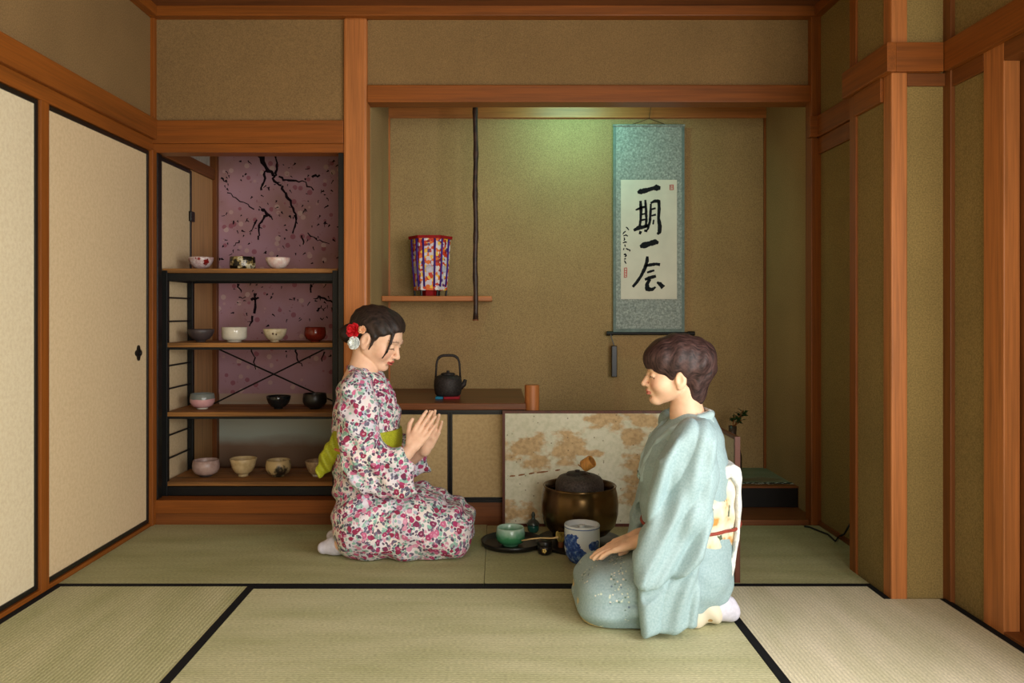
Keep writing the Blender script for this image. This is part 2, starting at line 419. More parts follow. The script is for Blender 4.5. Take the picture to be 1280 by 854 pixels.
# ---------------------------------------------------------------- camera, light, world
cam = bpy.data.cameras.new('camera'); co = bpy.data.objects.new('camera', cam); COL.objects.link(co)
co.location = (0, 0, CAMZ); co.rotation_euler = (PI/2, 0, 0)
cam.lens = 28.125; cam.sensor_width = 36; cam.shift_x = 18/1280; cam.shift_y = -37/1280; cam.clip_start = .05
scene.camera = co
def area(name, loc, rot, sx, sy, e, c, spread=None):
    l = bpy.data.lights.new(name, 'AREA'); l.shape = 'RECTANGLE'; l.size = sx; l.size_y = sy; l.energy = e; l.color = c
    if spread: l.spread = spread
    o = bpy.data.objects.new(name, l); COL.objects.link(o); o.location = loc; o.rotation_euler = rot
    return o
area('window_daylight', (1.62, .72, 1.10), (0, math.radians(90), 0), 1.35, 2.3, 44, (1, .99, .96))
area('ceiling_fill_light', (-.1, .9, 2.33), (0, 0, 0), .7, .7, 4, (1, .93, .80))  # added overhead fill, no lamp fixture is built for it
area('front_fill_light', (.75, YN+.1, 1.2), (math.radians(86), 0, math.radians(10)), 1.6, 1.3, 30, (1, .985, .93))  # added soft fill from behind the camera; that wall has no window
w = bpy.data.worlds.new('world'); scene.world = w; w.use_nodes = True
w.node_tree.nodes['Background'].inputs[0].default_value = (1, .9, .75, 1); w.node_tree.nodes['Background'].inputs[1].default_value = .05
vs = scene.view_settings; scene.display_settings.display_device = 'sRGB'
vs.view_transform = 'Standard'; vs.look = 'None'; vs.gamma = 1; vs.exposure = 1.25; vs.use_curve_mapping = False
# ================================================================ things in the room
# ---- display rack in the left recess
RF, RB = 3.99, 4.32
XL0, XR0 = X(207, RF), X(419.5, RF)
rack = thing('display_rack', 'black steel display rack with four rustic wooden shelves in the left recess', 'shelf', ((XL0+XR0)/2, (RF+RB)/2, .112))
for x in (XL0, XR0):
    for y in (RF, RB):
        bm = B(); box(bm, x-.014, x+.014, y-.014, y+.014, .112, 1.236 if y == RF else 1.22, .002)
        mk('post', bm, M['iron_black'], rack)
SH = [1.246, .876, .531, .185]
for i, z in enumerate(SH):
    bm = B(); n = 3
    for k in range(n):
        y0 = RF-.012+k*(RB-RF+.024)/n
        box(bm, XL0-(.0 if i else .012), XR0+(.0 if i else .012), y0+.0008, y0+(RB-RF+.024)/n-.0008, z-.022, z, .003)
    mk('shelf_board', bm, M['rackx'], rack)
bm = B()
for z0, z1 in ((1.184, 1.222), (.116, .16)):
    box(bm, XL0+.014, XR0-.014, RF-.012, RF+.012, z0, z1, .002); box(bm, XL0+.014, XR0-.014, RB-.012, RB+.012, z0, z1, .002)
    box(bm, XL0-.012, XL0+.012, RF+.014, RB-.014, z0, z1, .002); box(bm, XR0-.012, XR0+.012, RF+.014, RB-.014, z0, z1, .002)
for z in SH[1:3]:
    for y in (RF, RB): box(bm, XL0+.014, XR0-.014, y-.008, y+.008, z-.034, z-.0225)
mk('rail', bm, M['iron_black'], rack)
for py in (372, 402, 458, 487, 546, 575):
    for x in (XL0, XR0):
        z = Z(py, RF)
        bm = B(); tube(bm, [(x, RF+.01, z), (x, RB-.01, z)], .0045, 6); mk('rung', bm, M['iron_black'], rack)
for a, b in (((XL0, .893), (XR0, .508)), ((XL0, .475), (XR0, .893))):
    bm = B(); y = RB+(.018 if a[1] > .6 else .026)
    tube(bm, [(a[0], y, a[1]), (b[0], y, b[1])], .0045, 6); mk('cross_brace', bm, M['iron_black'], rack)

# ---- ceramics
def glaze(name, cols, scale=18, rough=.28, stops=None, zdep=None):
    m, nt, b = newmat(name, rough, 0, .5)
    v = coords(nt); f = noise(nt, v, scale, 4, .6)
    st = stops or [(.3+.4*i/max(1, len(cols)-1), c) for i, c in enumerate(cols)]
    c = ramp(nt, f, st)
    if zdep:
        sp = N(nt, 'ShaderNodeSeparateXYZ'); nt.links.new(v, sp.inputs[0])
        zz = math_(nt, 'ADD', sp.outputs['Z'], math_(nt, 'MULTIPLY', math_(nt, 'SUBTRACT', f, .5), .01))
        mask = math_(nt, 'GREATER_THAN', zz, zdep[0]); c = mixc(nt, mask, c, lin(zdep[1]))
    nt.links.new(c, b.inputs['Base Color']); return m
def tea_bowl(label, px, py_foot, w_px, h_px, shape, m, Y, zt, foot_m=None, cat='tea bowl', group='tea bowls on the display rack', name='tea_bowl', spots=None):
    s = Y/1000; r = w_px*s/2; h = h_px*s; cx = X(px, Y)
    t = thing(name, label, cat, (cx, Y, zt), group)
    fr = {'wide': .36, 'cyl': .55, 'round': .45, 'tall': .38, 'shoe': .6}[shape]
    body = {
        'wide': [(fr*1.0, .10), (.62, .22), (.84, .48), (.96, .76), (1.0, 1.0)],
        'cyl': [(.72, .12), (.92, .20), (.98, .35), (.98, .7), (1.0, 1.0)],
        'round': [(.55, .10), (.82, .22), (.98, .45), (1.0, .68), (.93, 1.0)],
        'tall': [(.42, .14), (.66, .28), (.84, .52), (.93, .78), (1.0, 1.0)],
        'shoe': [(.80, .0), (.97, .1), (1.0, .3), (1.0, .7), (.98, 1.0)]}[shape]
    fn = (lambda a, z: 1+.02*math.sin(3*a+1)) if shape in ('wide', 'tall', 'shoe') else None
    th = .07
    out = [(r*a, h*b) for a, b in body]
    inn = [(r*(a-th), max(h*.16, h*b)) for a, b in reversed(body)]
    bm = B(); lathe(bm, [(0, h*.09 if shape != 'shoe' else 0)]+out+[(r*(body[-1][0]-th*.4), h*1.02)]+inn[0:]+[(0, h*.15)], cx, Y, zt, 40, fn)
    mk('bowl_body', bm, m, t, smooth=True)
    if shape != 'shoe':
        bm = B(); lathe(bm, [(fr*r*.8, h*.1), (fr*r*.8, 0), (fr*r, 0), (fr*r*1.04, h*.13)], cx, Y, zt, 32)
        mk('foot_ring', bm, foot_m or m, t, smooth=True)
    if spots:
        sm, lst = spots
        for (ang, zc, rad) in lst:
            bm = B(); n = 14
            def surf(a, z):
                zz = z/h; rr = body[0][0]
                for (a0, b0), (a1, b1) in zip(body, body[1:]):
                    if b0 <= zz <= b1: rr = a0+(a1-a0)*(zz-b0)/(b1-b0)
                return r*rr*1.012
            cv = bm.verts.new((cx+surf(ang, zc*h)*math.sin(ang), Y-surf(ang, zc*h)*math.cos(ang), zt+zc*h)); ring = []
            for k in range(n):
                q = 2*PI*k/n; rr = rad*(1+.25*math.cos(5*q)); a = ang+rr*math.cos(q)/r; z = min(max(zc*h+rr*math.sin(q), .1*h), h*.98)
                ring.append(bm.verts.new((cx+surf(a, z)*math.sin(a), Y-surf(a, z)*math.cos(a), zt+z)))
            for k in range(n): bm.faces.new((cv, ring[k], ring[(k+1) % n]))
            mk('painted_motif', bm, sm, t, smooth=True)
    return t
YS = 4.12
gl = {
 'redwhite': glaze('white_glaze', [(215,205,200), (170,130,130)], 60, .3),
 'blackgold': glaze('black_gold_glaze', None, 26, .25, [(.0, (18,16,14)), (.50, (22,20,16)), (.56, (150,130,80)), (.62, (215,205,170)), (.7, (30,26,20))]),
 'pinkwhite': glaze('pinkish_white_glaze', [(205,160,150), (232,220,208)], 40, .3),
 'slate': glaze('slate_glaze', [(52,44,44), (74,62,60)], 30, .5),
 'ivory': glaze('ivory_glaze', [(200,194,175), (222,216,198)], 14, .12),
 'cream': glaze('cream_glaze', [(190,172,135), (226,214,182)], 34, .4),
 'oxblood': glaze('oxblood_glaze', [(88,22,14), (124,38,26)], 18, .15),
 'rose': glaze('rose_glaze', [(196,140,142), (214,166,166)], 22, .2, None, (.052, (120,126,120))),
 'black': glaze('gloss_black_glaze', [(18,20,22), (34,38,40)], 18, .12),
 'charcoal': glaze('matt_black_glaze', [(16,16,16), (30,29,28)], 20, .35),
 'greypink': glaze('grey_pink_glaze', [(150,120,110), (192,166,156)], 26, .35),
 'straw': glaze('straw_glaze', [(186,160,112), (214,192,146)], 30, .45),
 'ash': glaze('ash_glaze', None, 9, .4, [(.0, (190,168,118)), (.52, (196,172,124)), (.6, (46,40,30)), (.8, (36,32,24))]),
 'hare': glaze('mottled_glaze', [(140,112,84), (196,172,136)], 60, .4),
}
red_m = plain('red_enamel', (120, 22, 20), .3, 0, .5, .1, 60)
line_m = plain('brown_enamel', (90, 66, 46), .5)
tea_bowl('white tea bowl painted with red flowers on the top shelf', 251, 333, 30, 15.5, 'wide', gl['redwhite'], YS, SH[0], spots=(red_m, [(-.9, .62, .016), (.85, .6, .016), (-.1, .8, .009), (.2, .85, .007)]))
tea_bowl('black angular tea bowl with gold and cream splashes on the top shelf', 303, 333, 31, 16, 'shoe', gl['blackgold'], YS, SH[0])
tea_bowl('wide pinkish white tea bowl, rightmost on the top shelf', 347, 333, 30, 15, 'wide', gl['pinkwhite'], YS, SH[0])
tea_bowl('dark slate wide tea bowl at the left of the second shelf', 251, 424, 32, 15.5, 'wide', gl['slate'], YS, SH[1])
tea_bowl('straight-sided ivory glazed tea bowl with a shiny highlight on second shelf', 293, 424, 31, 18, 'cyl', gl['ivory'], YS, SH[1])
tea_bowl('cream tea bowl with thin brown lines on the second shelf', 343.5, 424, 29, 16, 'wide', gl['cream'], YS, SH[1], spots=(line_m, [(-.3, .6, .006), (.1, .65, .006), (.4, .6, .005)]))
tea_bowl('dark red rounded tea bowl at the right of the second shelf', 394, 424, 27, 18, 'round', gl['oxblood'], YS, SH[1])
tea_bowl('pink tea bowl with grey rim and pale foot on the third shelf', 253, 510, 30, 19, 'round', gl['rose'], YS, SH[2], foot_m=gl['ivory'])
tea_bowl('glossy black flared tea bowl in the middle of the third shelf', 348, 509, 30, 16, 'wide', gl['black'], YS, SH[2])
tea_bowl('matt black round-sided tea bowl at right of the third shelf', 393.5, 509, 30, 19, 'round', gl['charcoal'], YS, SH[2])
tea_bowl('greyish pink tea bowl at the left of the lowest shelf', 257.5, 594, 33, 20, 'round', gl['greypink'], YS, SH[3], foot_m=gl['slate'])
tea_bowl('tall straw coloured tea bowl, second from left on lowest shelf', 304, 594, 33, 22, 'tall', gl['straw'], YS, SH[3])
tea_bowl('straw tea bowl with a dark splash on its right rim, lowest shelf', 348, 594, 31, 20, 'round', gl['ash'], YS, SH[3])
tea_bowl('small mottled tea bowl at right of lowest shelf beside the green bow', 396, 594, 29, 19, 'tall', gl['hare'], YS, SH[3], foot_m=gl['ivory'])

# ---- plum blossom hanging in the recess
YT = 4.735
m, nt, b = newmat('blossom_cloth', .85, 0, .1)
v = coords(nt); f1 = noise(nt, v, 3.2, 3); f2 = noise(nt, v, 26, 4, .7)
c = ramp(nt, f1, [(.3, (188,150,166)), (.5, (184,142,152)), (.68, (168,128,122)), (.8, (176,144,120))])
v1 = N(nt, 'ShaderNodeTexVoronoi'); v1.inputs['Scale'].default_value = 22; v1.inputs['Randomness'].default_value = 1
nt.links.new(coords(nt, (1, .001, 1)), v1.inputs['Vector'])
sp = N(nt, 'ShaderNodeSeparateColor'); nt.links.new(v1.outputs['Color'], sp.inputs[0])
pick = math_(nt, 'GREATER_THAN', sp.outputs[0], .55)
dot = math_(nt, 'MULTIPLY', math_(nt, 'LESS_THAN', v1.outputs['Distance'], .34), pick)
c = mixc(nt, math_(nt, 'MULTIPLY', dot, .6), c, ramp(nt, sp.outputs[1], [(.0, (216,190,180)), (.5, (198,150,150)), (.75, (150,64,84))]))
c = mixc(nt, math_(nt, 'MULTIPLY', math_(nt, 'LESS_THAN', f2, .36), .5), c, lin((150,96,104)))
nt.links.new(c, b.inputs['Base Color'])
x0, x1 = X(268.5, YT), X(452, YT); zt0, zt1 = Z(492, YT), Z(186, YT)
hang = thing('wall_hanging', 'mauve pink cloth hanging printed with dark plum branches behind the display rack', 'wall hanging', ((x0+x1)/2, YT, zt0))
bm = B(); box(bm, x0, x1, YT-.003, YT+.003, zt0, zt1); mk('cloth', bm, m, hang)
branch = plain('branch_print', (34, 24, 32), .9, 0, .1, .1)
rnd = random.Random(11)
bm = B()
def flat_stroke(bm, pts, Y, th=.0012):
    """brush stroke in the plane y=Y: pts = (x,z,width)"""
    n = len(pts); L = []; R = []
    for i, (x, z, w) in enumerate(pts):
        a = pts[max(i-1, 0)]; c = pts[min(i+1, n-1)]
        tx, tz = c[0]-a[0], c[1]-a[1]; l = math.hypot(tx, tz) or 1
        nx, nz = -tz/l*w/2, tx/l*w/2
        L.append((x+nx, z+nz)); R.append((x-nx, z-nz))
    for i in range(n-1):
        q = [bm.verts.new((p[0], Y, p[1])) for p in (L[i], L[i+1], R[i+1], R[i])]
        q2 = [bm.verts.new((p[0], Y-th, p[1])) for p in (L[i], L[i+1], R[i+1], R[i])]
        bm.faces.new(q2)
        for k in range(4): bm.faces.new((q[k], q[(k+1) % 4], q2[(k+1) % 4], q2[k]))
def jag(pts_px, w0, w1, Y, sub=4, jit=1.6):
    out = []
    for (a, b_), (c_, d) in zip(pts_px, pts_px[1:]):
        for k in range(sub): out.append((a+(c_-a)*k/sub+rnd.uniform(-jit, jit), b_+(d-b_)*k/sub+rnd.uniform(-jit, jit)))
    out.append(pts_px[-1]); n = len(out)
    flat_stroke(bm, [(X(p[0], Y), Z(p[1], Y), (w0+(w1-w0)*i/(n-1))*Y/1000*rnd.uniform(.7, 1.3)) for i, p in enumerate(out)], Y-.0032)
for pts, w0, w1 in (([(325,193),(331,206),(342,220)], 6, 5), ([(345,195),(346,212),(342,224),(352,232)], 2.4, 3), ([(333,212),(330,228),(327,238)], 2.6, 2.4),
    ([(348,222),(362,227),(378,226),(392,238)], 2.6, 1.6), ([(285,240),(300,251),(318,262)], 1.6, 1.2), ([(352,232),(356,243),(364,256),(370,272),(366,292)], 3.2, 2.0),
    ([(368,270),(372,280)], 2, 1), ([(326,262),(336,268),(327,275),(324,286),(323,300)], 4, 2), ([(336,268),(341,275)], 3, 1.5), ([(322,274),(312,290)], 2, 1),
    ([(377,293),(379,306)], 2.4, 1.4), ([(384,292),(396,300),(412,305)], 1.6, 1), ([(318,366),(318,392)], 2.4, 3), ([(314,374),(324,373)], 3, 2), ([(316,395),(312,408)], 3, 1.6),
    ([(388,355),(389,366)], 3, 2), ([(396,372),(408,374),(416,378)], 3, 2), ([(396,388),(402,382)], 2.4, 1), ([(297,356),(302,366)], 3, 1), ([(300,300),(292,308)], 2, 1),
    ([(313,432),(318,448),(320,462)], 2, 1), ([(372,430),(370,446),(378,458)], 2.2, 1), ([(405,440),(403,452)], 2, 1), ([(277,222),(284,228)], 2.2, 1.2), ([(391,222),(400,219)], 3, 2)):
    jag(pts, w0, w1, YT)
for _ in range(190):
    px = rnd.uniform(275, 424); py = rnd.uniform(198, 450)
    if py > 335 and rnd.random() < .35: continue
    l = rnd.uniform(2, 5); a = rnd.uniform(0, PI); jag([(px, py), (px+l*math.cos(a), py+l*math.sin(a))], rnd.uniform(1, 2.6), .6, YT, 2, .6)
for _ in range(26):
    px = rnd.uniform(380, 424); py = rnd.uniform(340, 400); l = rnd.uniform(3, 6); a = rnd.uniform(0, PI)
    jag([(px, py), (px+l*math.cos(a), py+l*math.sin(a))], rnd.uniform(1, 2), .6, YT, 2, .6)
mk('branch_print', bm, branch, hang)['kind'] = 'stuff'
# lower brown panel behind the rack: reflected light painted in as a grey band
m, nt, b = newmat('light_band_panel', .85, 0, .1)
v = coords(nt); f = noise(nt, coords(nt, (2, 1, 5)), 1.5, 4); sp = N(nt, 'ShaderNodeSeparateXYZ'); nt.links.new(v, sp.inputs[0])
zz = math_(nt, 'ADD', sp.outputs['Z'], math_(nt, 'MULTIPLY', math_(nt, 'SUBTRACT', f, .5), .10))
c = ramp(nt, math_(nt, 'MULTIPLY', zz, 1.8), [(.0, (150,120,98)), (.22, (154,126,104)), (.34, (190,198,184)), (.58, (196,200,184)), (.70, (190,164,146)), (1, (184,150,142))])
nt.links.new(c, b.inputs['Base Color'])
bm = B(); box(bm, X(268.5, 4.738), X(452, 4.738), 4.7385, 4.7445, .112, zt0+.05); o = mk('light_band_panel', bm, m, None, (-1.2, 4.74, .112))
props(o, 'brown panel with a grey band of painted-in light behind the lower rack shelves', 'panel')

# ---- low cabinet in the main alcove
CF = 3.915
x0, x1 = -.628, X(655, CF)
cab = thing('low_cabinet', 'low alcove cabinet with cream sliding doors under a brown counter', 'cabinet', ((x0+x1)/2, 4.28, 0))
bm = B(); box(bm, x0, x1, CF+.03, YB-.004, .10, .535); mk('body', bm, M['door_paper'], cab)
bm = B(); box(bm, x0, x1+.01, CF-.02, YB-.003, .552, .585, .004); mk('counter', bm, M['counter'], cab)
bm = B(); box(bm, x0, x1, CF, CF+.03, -.03, .098, .003); mk('plinth', bm, M['brownx'], cab)
bm = B(); box(bm, x0, x1, CF-.006, CF+.03, .536, .5515, .001); mk('rail', bm, M['lacquer'], cab); bm = B(); box(bm, x0, x1, CF-.006, CF+.03, .0985, .112, .001); mk('rail', bm, M['lacquer'], cab)
xd = X(562.5, CF)
for a, c in ((x0+.002, xd-.001), (xd+.001, x1-.003)):
    bm = B(); box(bm, a+.01, c-.01, CF+.006, CF+.018, .122, .528); d = mk('door', bm, M['door_paper'], cab)
    bm = B()
    for q in ((a, a+.011, .112, .536), (c-.011, c, .112, .536)): box(bm, q[0], q[1], CF, CF+.022, q[2], q[3], .001)
    for q in ((a+.011, c-.011, .112, .122), (a+.011, c-.011, .528, .536)): box(bm, q[0], q[1], CF, CF+.022, q[2], q[3], .001)
    mk('door_frame', bm, M['lacquer'], d)
    bm = B(); lathe(bm, [(.018, 0), (.018, .004), (.012, .004), (.011, .001), (0, .001)], 0, 0, 0, 24)
    bmesh.ops.transform(bm, matrix=Matrix.Translation((c-.05 if a < -.3 else a+.05, CF+.006, .33)) @ Matrix.Rotation(PI/2, 4, 'X'), verts=bm.verts)
    if a < -.3: bm.free()
    else: bm.free()
xp0, xp1 = X(656, 3.93), X(674.5, 3.93)
bm = B(); lathe(bm, [(0, -.0), (.036, 0), (.0365, .66), (.034, .668), (0, .668)], (xp0+xp1)/2, 3.955, .002, 40)
o = mk('end_post', bm, M['palez'], None, ((xp0+xp1)/2, 3.955, 0)); smooth_angle(o, 30)
props(o, 'short round pale wood post at the right end of the alcove counter', 'post')

# ---- iron kettle with blue and red trivet
YK = 4.12
kx = X(560, YK); kz = .585
tr = thing('trivet', 'small trivet with blue and red edge under the black kettle', 'trivet', (kx, YK, kz))
blue = plain('blue_felt', (30, 120, 150), .8); redf = plain('red_felt', (150, 24, 36), .8)
bm = B(); box(bm, kx-.062, kx-.022, YK-.055, YK+.05, kz, kz+.014, .004); mk('blue_pad', bm, blue, tr)
bm = B(); box(bm, kx-.020, kx+.062, YK-.055, YK+.05, kz, kz+.014, .004); mk('red_pad', bm, redf, tr)
iron = plain('cast_iron', (52, 46, 44), .6, .3, .4, .2, 120, .4)
ironl = plain('cast_iron_fire', (74, 66, 62), .62, .25, .4, .16, 140, .5)
kt = thing('iron_kettle', 'black cast iron kettle with arched handle on the alcove counter', 'kettle', (kx, YK, kz+.014))
bm = B(); k0 = kz+.0145
lathe(bm, [(0, 0), (.058, 0), (.066, .008), (.071, .03), (.073, .055), (.071, .08), (.066, .094), (.05, .104), (.034, .107), (0, .107)], kx, YK, k0, 48, lambda a, z: 1+.006*math.sin(24*a)*(1 if .02 < z < .09 else 0))
tube(bm, [(kx+.062, YK, k0+.045), (kx+.082, YK, k0+.058), (kx+.090, YK, k0+.082)], [.018, .013, .009], 12)
mk('kettle_body', bm, iron, kt, smooth=True)
bm = B(); lathe(bm, [(0, .0), (.036, .0), (.037, .006), (.03, .010), (.01, .012), (.007, .014), (.009, .019), (.006, .022), (0, .023)], kx, YK, k0+.1065, 32); mk('lid', bm, iron, kt, smooth=True)
bm = B(); pts = [(kx-.064, YK, k0+.088)]
for k in range(17):
    a = PI-PI*k/16; pts.append((kx+.060*math.copysign(abs(math.cos(a))**.6, math.cos(a)), YK, k0+.145+.062*abs(math.sin(a))**.8))
pts.append((kx+.064, YK, k0+.088))
tube(bm, pts, [.005]*2+[.0055]*3+[.0072]*9+[.0055]*3+[.005]*2, 10); mk('handle', bm, iron, kt, smooth=True)

# ---- hanging shelf with dark bamboo pole
YH = 4.34
sx0, sx1 = X(472, YH), X(615, YH)
bm = B(); box(bm, sx0+.022, sx1, YH, YB-.002, Z(376.5, YH), Z(370, YH), .003)
o = mk('wall_shelf', bm, M['palex'], None, ((sx0+sx1)/2, 4.5, Z(376.5, YH))); props(o, 'thin wooden shelf held by a dark pole in the alcove corner', 'shelf')
pole = thing('hanging_pole', 'thin dark bamboo pole hanging from the alcove ceiling through the small shelf', 'pole', (X(594.5, YH), YH-.012, Z(400, YH)))
bm = B(); xp = X(594.5, YH); pts = []; rr = []; z = Z(400, YH); i = 0
while z < 2.338:
    pts.append((xp+.002*math.sin(i*.7), YH-.0135, z)); rr.append(.0128 if i % 5 else .0155); z += .045; i += 1
pts.append((xp, YH-.0135, 2.339)); rr.append(.013)
tube(bm, pts, rr, 14); mk('cane', bm, plain('dark_bamboo', (58, 38, 30), .45, 0, .4, .25, 40), pole, smooth=True)
bm = B(); tube(bm, [(xp, YH-.0135, Z(400, YH)-.004), (xp, YH-.0135, Z(400, YH)+.003)], .016, 14); mk('end_cap', bm, M['brownz'], pole)

# ---- brocade box vase on the shelf
m, nt, b = newmat('brocade', .5, 0, .4)
v = coords(nt)
vo = N(nt, 'ShaderNodeTexVoronoi'); vo.inputs['Scale'].default_value = 62; nt.links.new(v, vo.inputs['Vector'])
sp = N(nt, 'ShaderNodeSeparateColor'); nt.links.new(vo.outputs['Color'], sp.inputs[0])
c = ramp(nt, sp.outputs[0], [(0, (214,206,214)), (.34, (236,226,222)), (.40, (206,60,24)), (.6, (226,112,32)), (.72, (242,196,70)), (.84, (150,28,30)), (.93, (90,60,120))], 'CONSTANT')
nt.links.new(c, b.inputs['Base Color'])
YV = 4.47; vx = X(538, YV); vz = Z(370, YH)+.0005
vz0 = vz
def hexring(bm, r, z, y=YV, n=6, off=0): return [bm.verts.new((vx+r*math.cos(2*PI*k/n+off), y+r*math.sin(2*PI*k/n+off)*.92, z)) for k in range(n)]
def hexloft(bm, prof):
    rs = [hexring(bm, r, z) for r, z in prof]
    for a, b_ in zip(rs, rs[1:]):
        for k in range(6): bm.faces.new((a[k], a[(k+1) % 6], b_[(k+1) % 6], b_[k]))
    bm.faces.new(list(reversed(rs[0]))); bm.faces.new(rs[-1])
ht = Z(296, YV)-vz
vase = thing('brocade_lantern', 'hexagonal red and white brocade lantern box with purple cords on the small shelf', 'lantern', (vx, YV, vz))
bm = B(); hexloft(bm, [(.092, vz+.032), (.104, vz+.16), (.112, vz+ht-.016)]); mk('brocade_body', bm, m, vase)
redl = plain('red_lacquer', (150, 16, 20), .65, 0, .2)
bm = B(); hexloft(bm, [(.122, vz+ht-.016), (.124, vz+ht)]); mk('top_rim', bm, redl, vase)
bm = B(); hexloft(bm, [(.044, vz), (.044, vz+.0315)]); mk('base', bm, redl, vase)
purple = plain('purple_cord', (66, 30, 130), .7)
for k in range(6):
    for s in (-.29, .29):
        bm = B(); a0 = 2*PI*(k+.5)/6; ap = math.cos(PI/6)
        def pt(r, z, s=s, a0=a0): 
            d = r*ap+.003; t = s*r
            x = d*math.cos(a0)-t*math.sin(a0); y = d*math.sin(a0)+t*math.cos(a0)
            return (vx+x, YV+y*.92, z)
        tube(bm, [pt(.093, vz+.052), pt(.104, vz+.16), pt(.1125, vz+ht-.017)], .0055, 8); mk('cord', bm, purple, vase, smooth=True)
for k in range(6):
    bm = B(); a0 = 2*PI*(k+.5)/6; d = .104*math.cos(PI/6)+.001
    lathe(bm, [(0, .003), (.017, .0025), (.021, 0)], 0, 0, 0, 18, lambda a, z: 1+.12*math.cos(8*a))
    bmesh.ops.transform(bm, matrix=Matrix.Translation((vx+d*math.cos(a0), YV+d*math.sin(a0)*.92, vz+.15)) @ Matrix.Rotation(a0, 4, 'Z') @ Matrix.Rotation(PI/2, 4, 'Y'), verts=bm.verts)
    mk('rosette', bm, plain('silver_brocade', (196, 192, 206), .5) if k == 0 else bpy.data.materials['silver_brocade'], vase)
    bm = B(); a1 = 2*PI*k/6; tube(bm, [(vx+.086*math.cos(a1), YV+.079*math.sin(a1), vz), (vx+.09*math.cos(a1), YV+.083*math.sin(a1), vz+.034)], .006, 8)
    mk('foot', bm, M['lacquer'], vase)

# ---- hanging scroll
YS2 = 4.625
scroll = thing('hanging_scroll', 'long grey-blue hanging scroll with black calligraphy on white paper', 'scroll', (X(811, YS2), YS2, Z(418, YS2)))
m, nt, b = newmat('scroll_silk', .7, 0, .25)
f = noise(nt, coords(nt, (1, 1, 1)), 85, 5, .7); vo = N(nt, 'ShaderNodeTexVoronoi'); vo.inputs['Scale'].default_value = 60; nt.links.new(coords(nt), vo.inputs['Vector'])
nt.links.new(mixc(nt, .4, ramp(nt, f, [(.38, (118,126,120)), (.6, (180,188,180))]), ramp(nt, vo.outputs['Distance'], [(.1, (190,196,188)), (.5, (126,134,128))])), b.inputs['Base Color'])
bm = B(); box(bm, X(766.5, YS2), X(855.5, YS2), YS2-.002, YS2+.002, Z(416, YS2), Z(157, YS2)); mk('silk_mount', bm, m, scroll)
bm = B(); box(bm, X(766.5, YS2), X(770, YS2), YS2-.0032, YS2-.0021, Z(416, YS2), Z(158, YS2)); box(bm, X(852, YS2), X(855.5, YS2), YS2-.0032, YS2-.0021, Z(416, YS2), Z(158, YS2))
box(bm, X(770, YS2), X(852, YS2), YS2-.0032, YS2-.0021, Z(415, YS2), Z(411, YS2)); mk('silk_edging', bm, plain('silk_edge', (112, 128, 122), .7), scroll)
bm = B(); box(bm, X(776, YS2), X(846, YS2), YS2-.0045, YS2-.0021, Z(374, YS2), Z(225, YS2)); mk('paper', bm, plain('scroll_paper', (222, 216, 198), .85, 0, .2, .02, 8, .02), scroll)
bm = B(); tube(bm, [(X(760, YS2), YS2-.004, Z(417, YS2)), (X(866, YS2), YS2-.004, Z(417, YS2))], .009, 14)
for a in (758, 860): tube(bm, [(X(a, YS2), YS2-.004, Z(417, YS2)), (X(a+8, YS2), YS2-.004, Z(417, YS2))], .0135, 14)
mk('roller', bm, M['lacquer'], scroll)
bm = B(); tube(bm, [(X(766, YS2), YS2-.004, Z(157, YS2)), (X(856, YS2), YS2-.004, Z(157, YS2))], .006, 10); mk('top_rod', bm, m, scroll)
bm = B(); tube(bm, [(X(790, YS2), YS2-.004, Z(156, YS2)), (X(811, YS2), YS2-.014, Z(149, YS2)), (X(832, YS2), YS2-.004, Z(156, YS2))], .002, 6)
tube(bm, [(X(811, YS2), YS2-.014, Z(149, YS2)), (X(813, YS2), YS2-.016, Z(134, YS2))], .0018, 6)
mk('hanging_cord', bm, plain('scroll_cord', (90, 62, 44), .8), scroll)
bm = B(); tube(bm, [(X(762.5, YS2), YS2-.02, Z(418, YS2)), (X(767, YS2), YS2-.02, Z(432, YS2))], .003, 6)
box(bm, X(763.5, YS2), X(770.5, YS2), YS2-.032, YS2-.014, Z(471, YS2), Z(432, YS2), .004); mk('weight', bm, M['lacquer'], scroll)
ink = plain('ink', (22, 24, 28), .8, 0, .2, .1); seal = plain('seal_red', (206, 110, 100), .8)
def SP(cx, cy): return 760+cx/5.02, 215+cy/5.02
rs = random.Random(5)
def ink_stroke(bm, pts, fac=1.32):
    out = []
    for (a, b_, w0), (c_, d, w1) in zip(pts, pts[1:]):
        for k in range(5):
            t = k/5; out.append((a+(c_-a)*t, b_+(d-b_)*t, (w0+(w1-w0)*t)*rs.uniform(.88, 1.12)))
    out.append(pts[-1]); res = []
    for cx, cy, w in out:
        px, py = SP(cx, cy); res.append((X(px, YS2), Z(py, YS2), w/5.02*YS2/1000*fac))
    flat_stroke(bm, res, YS2-.0046, .0006)
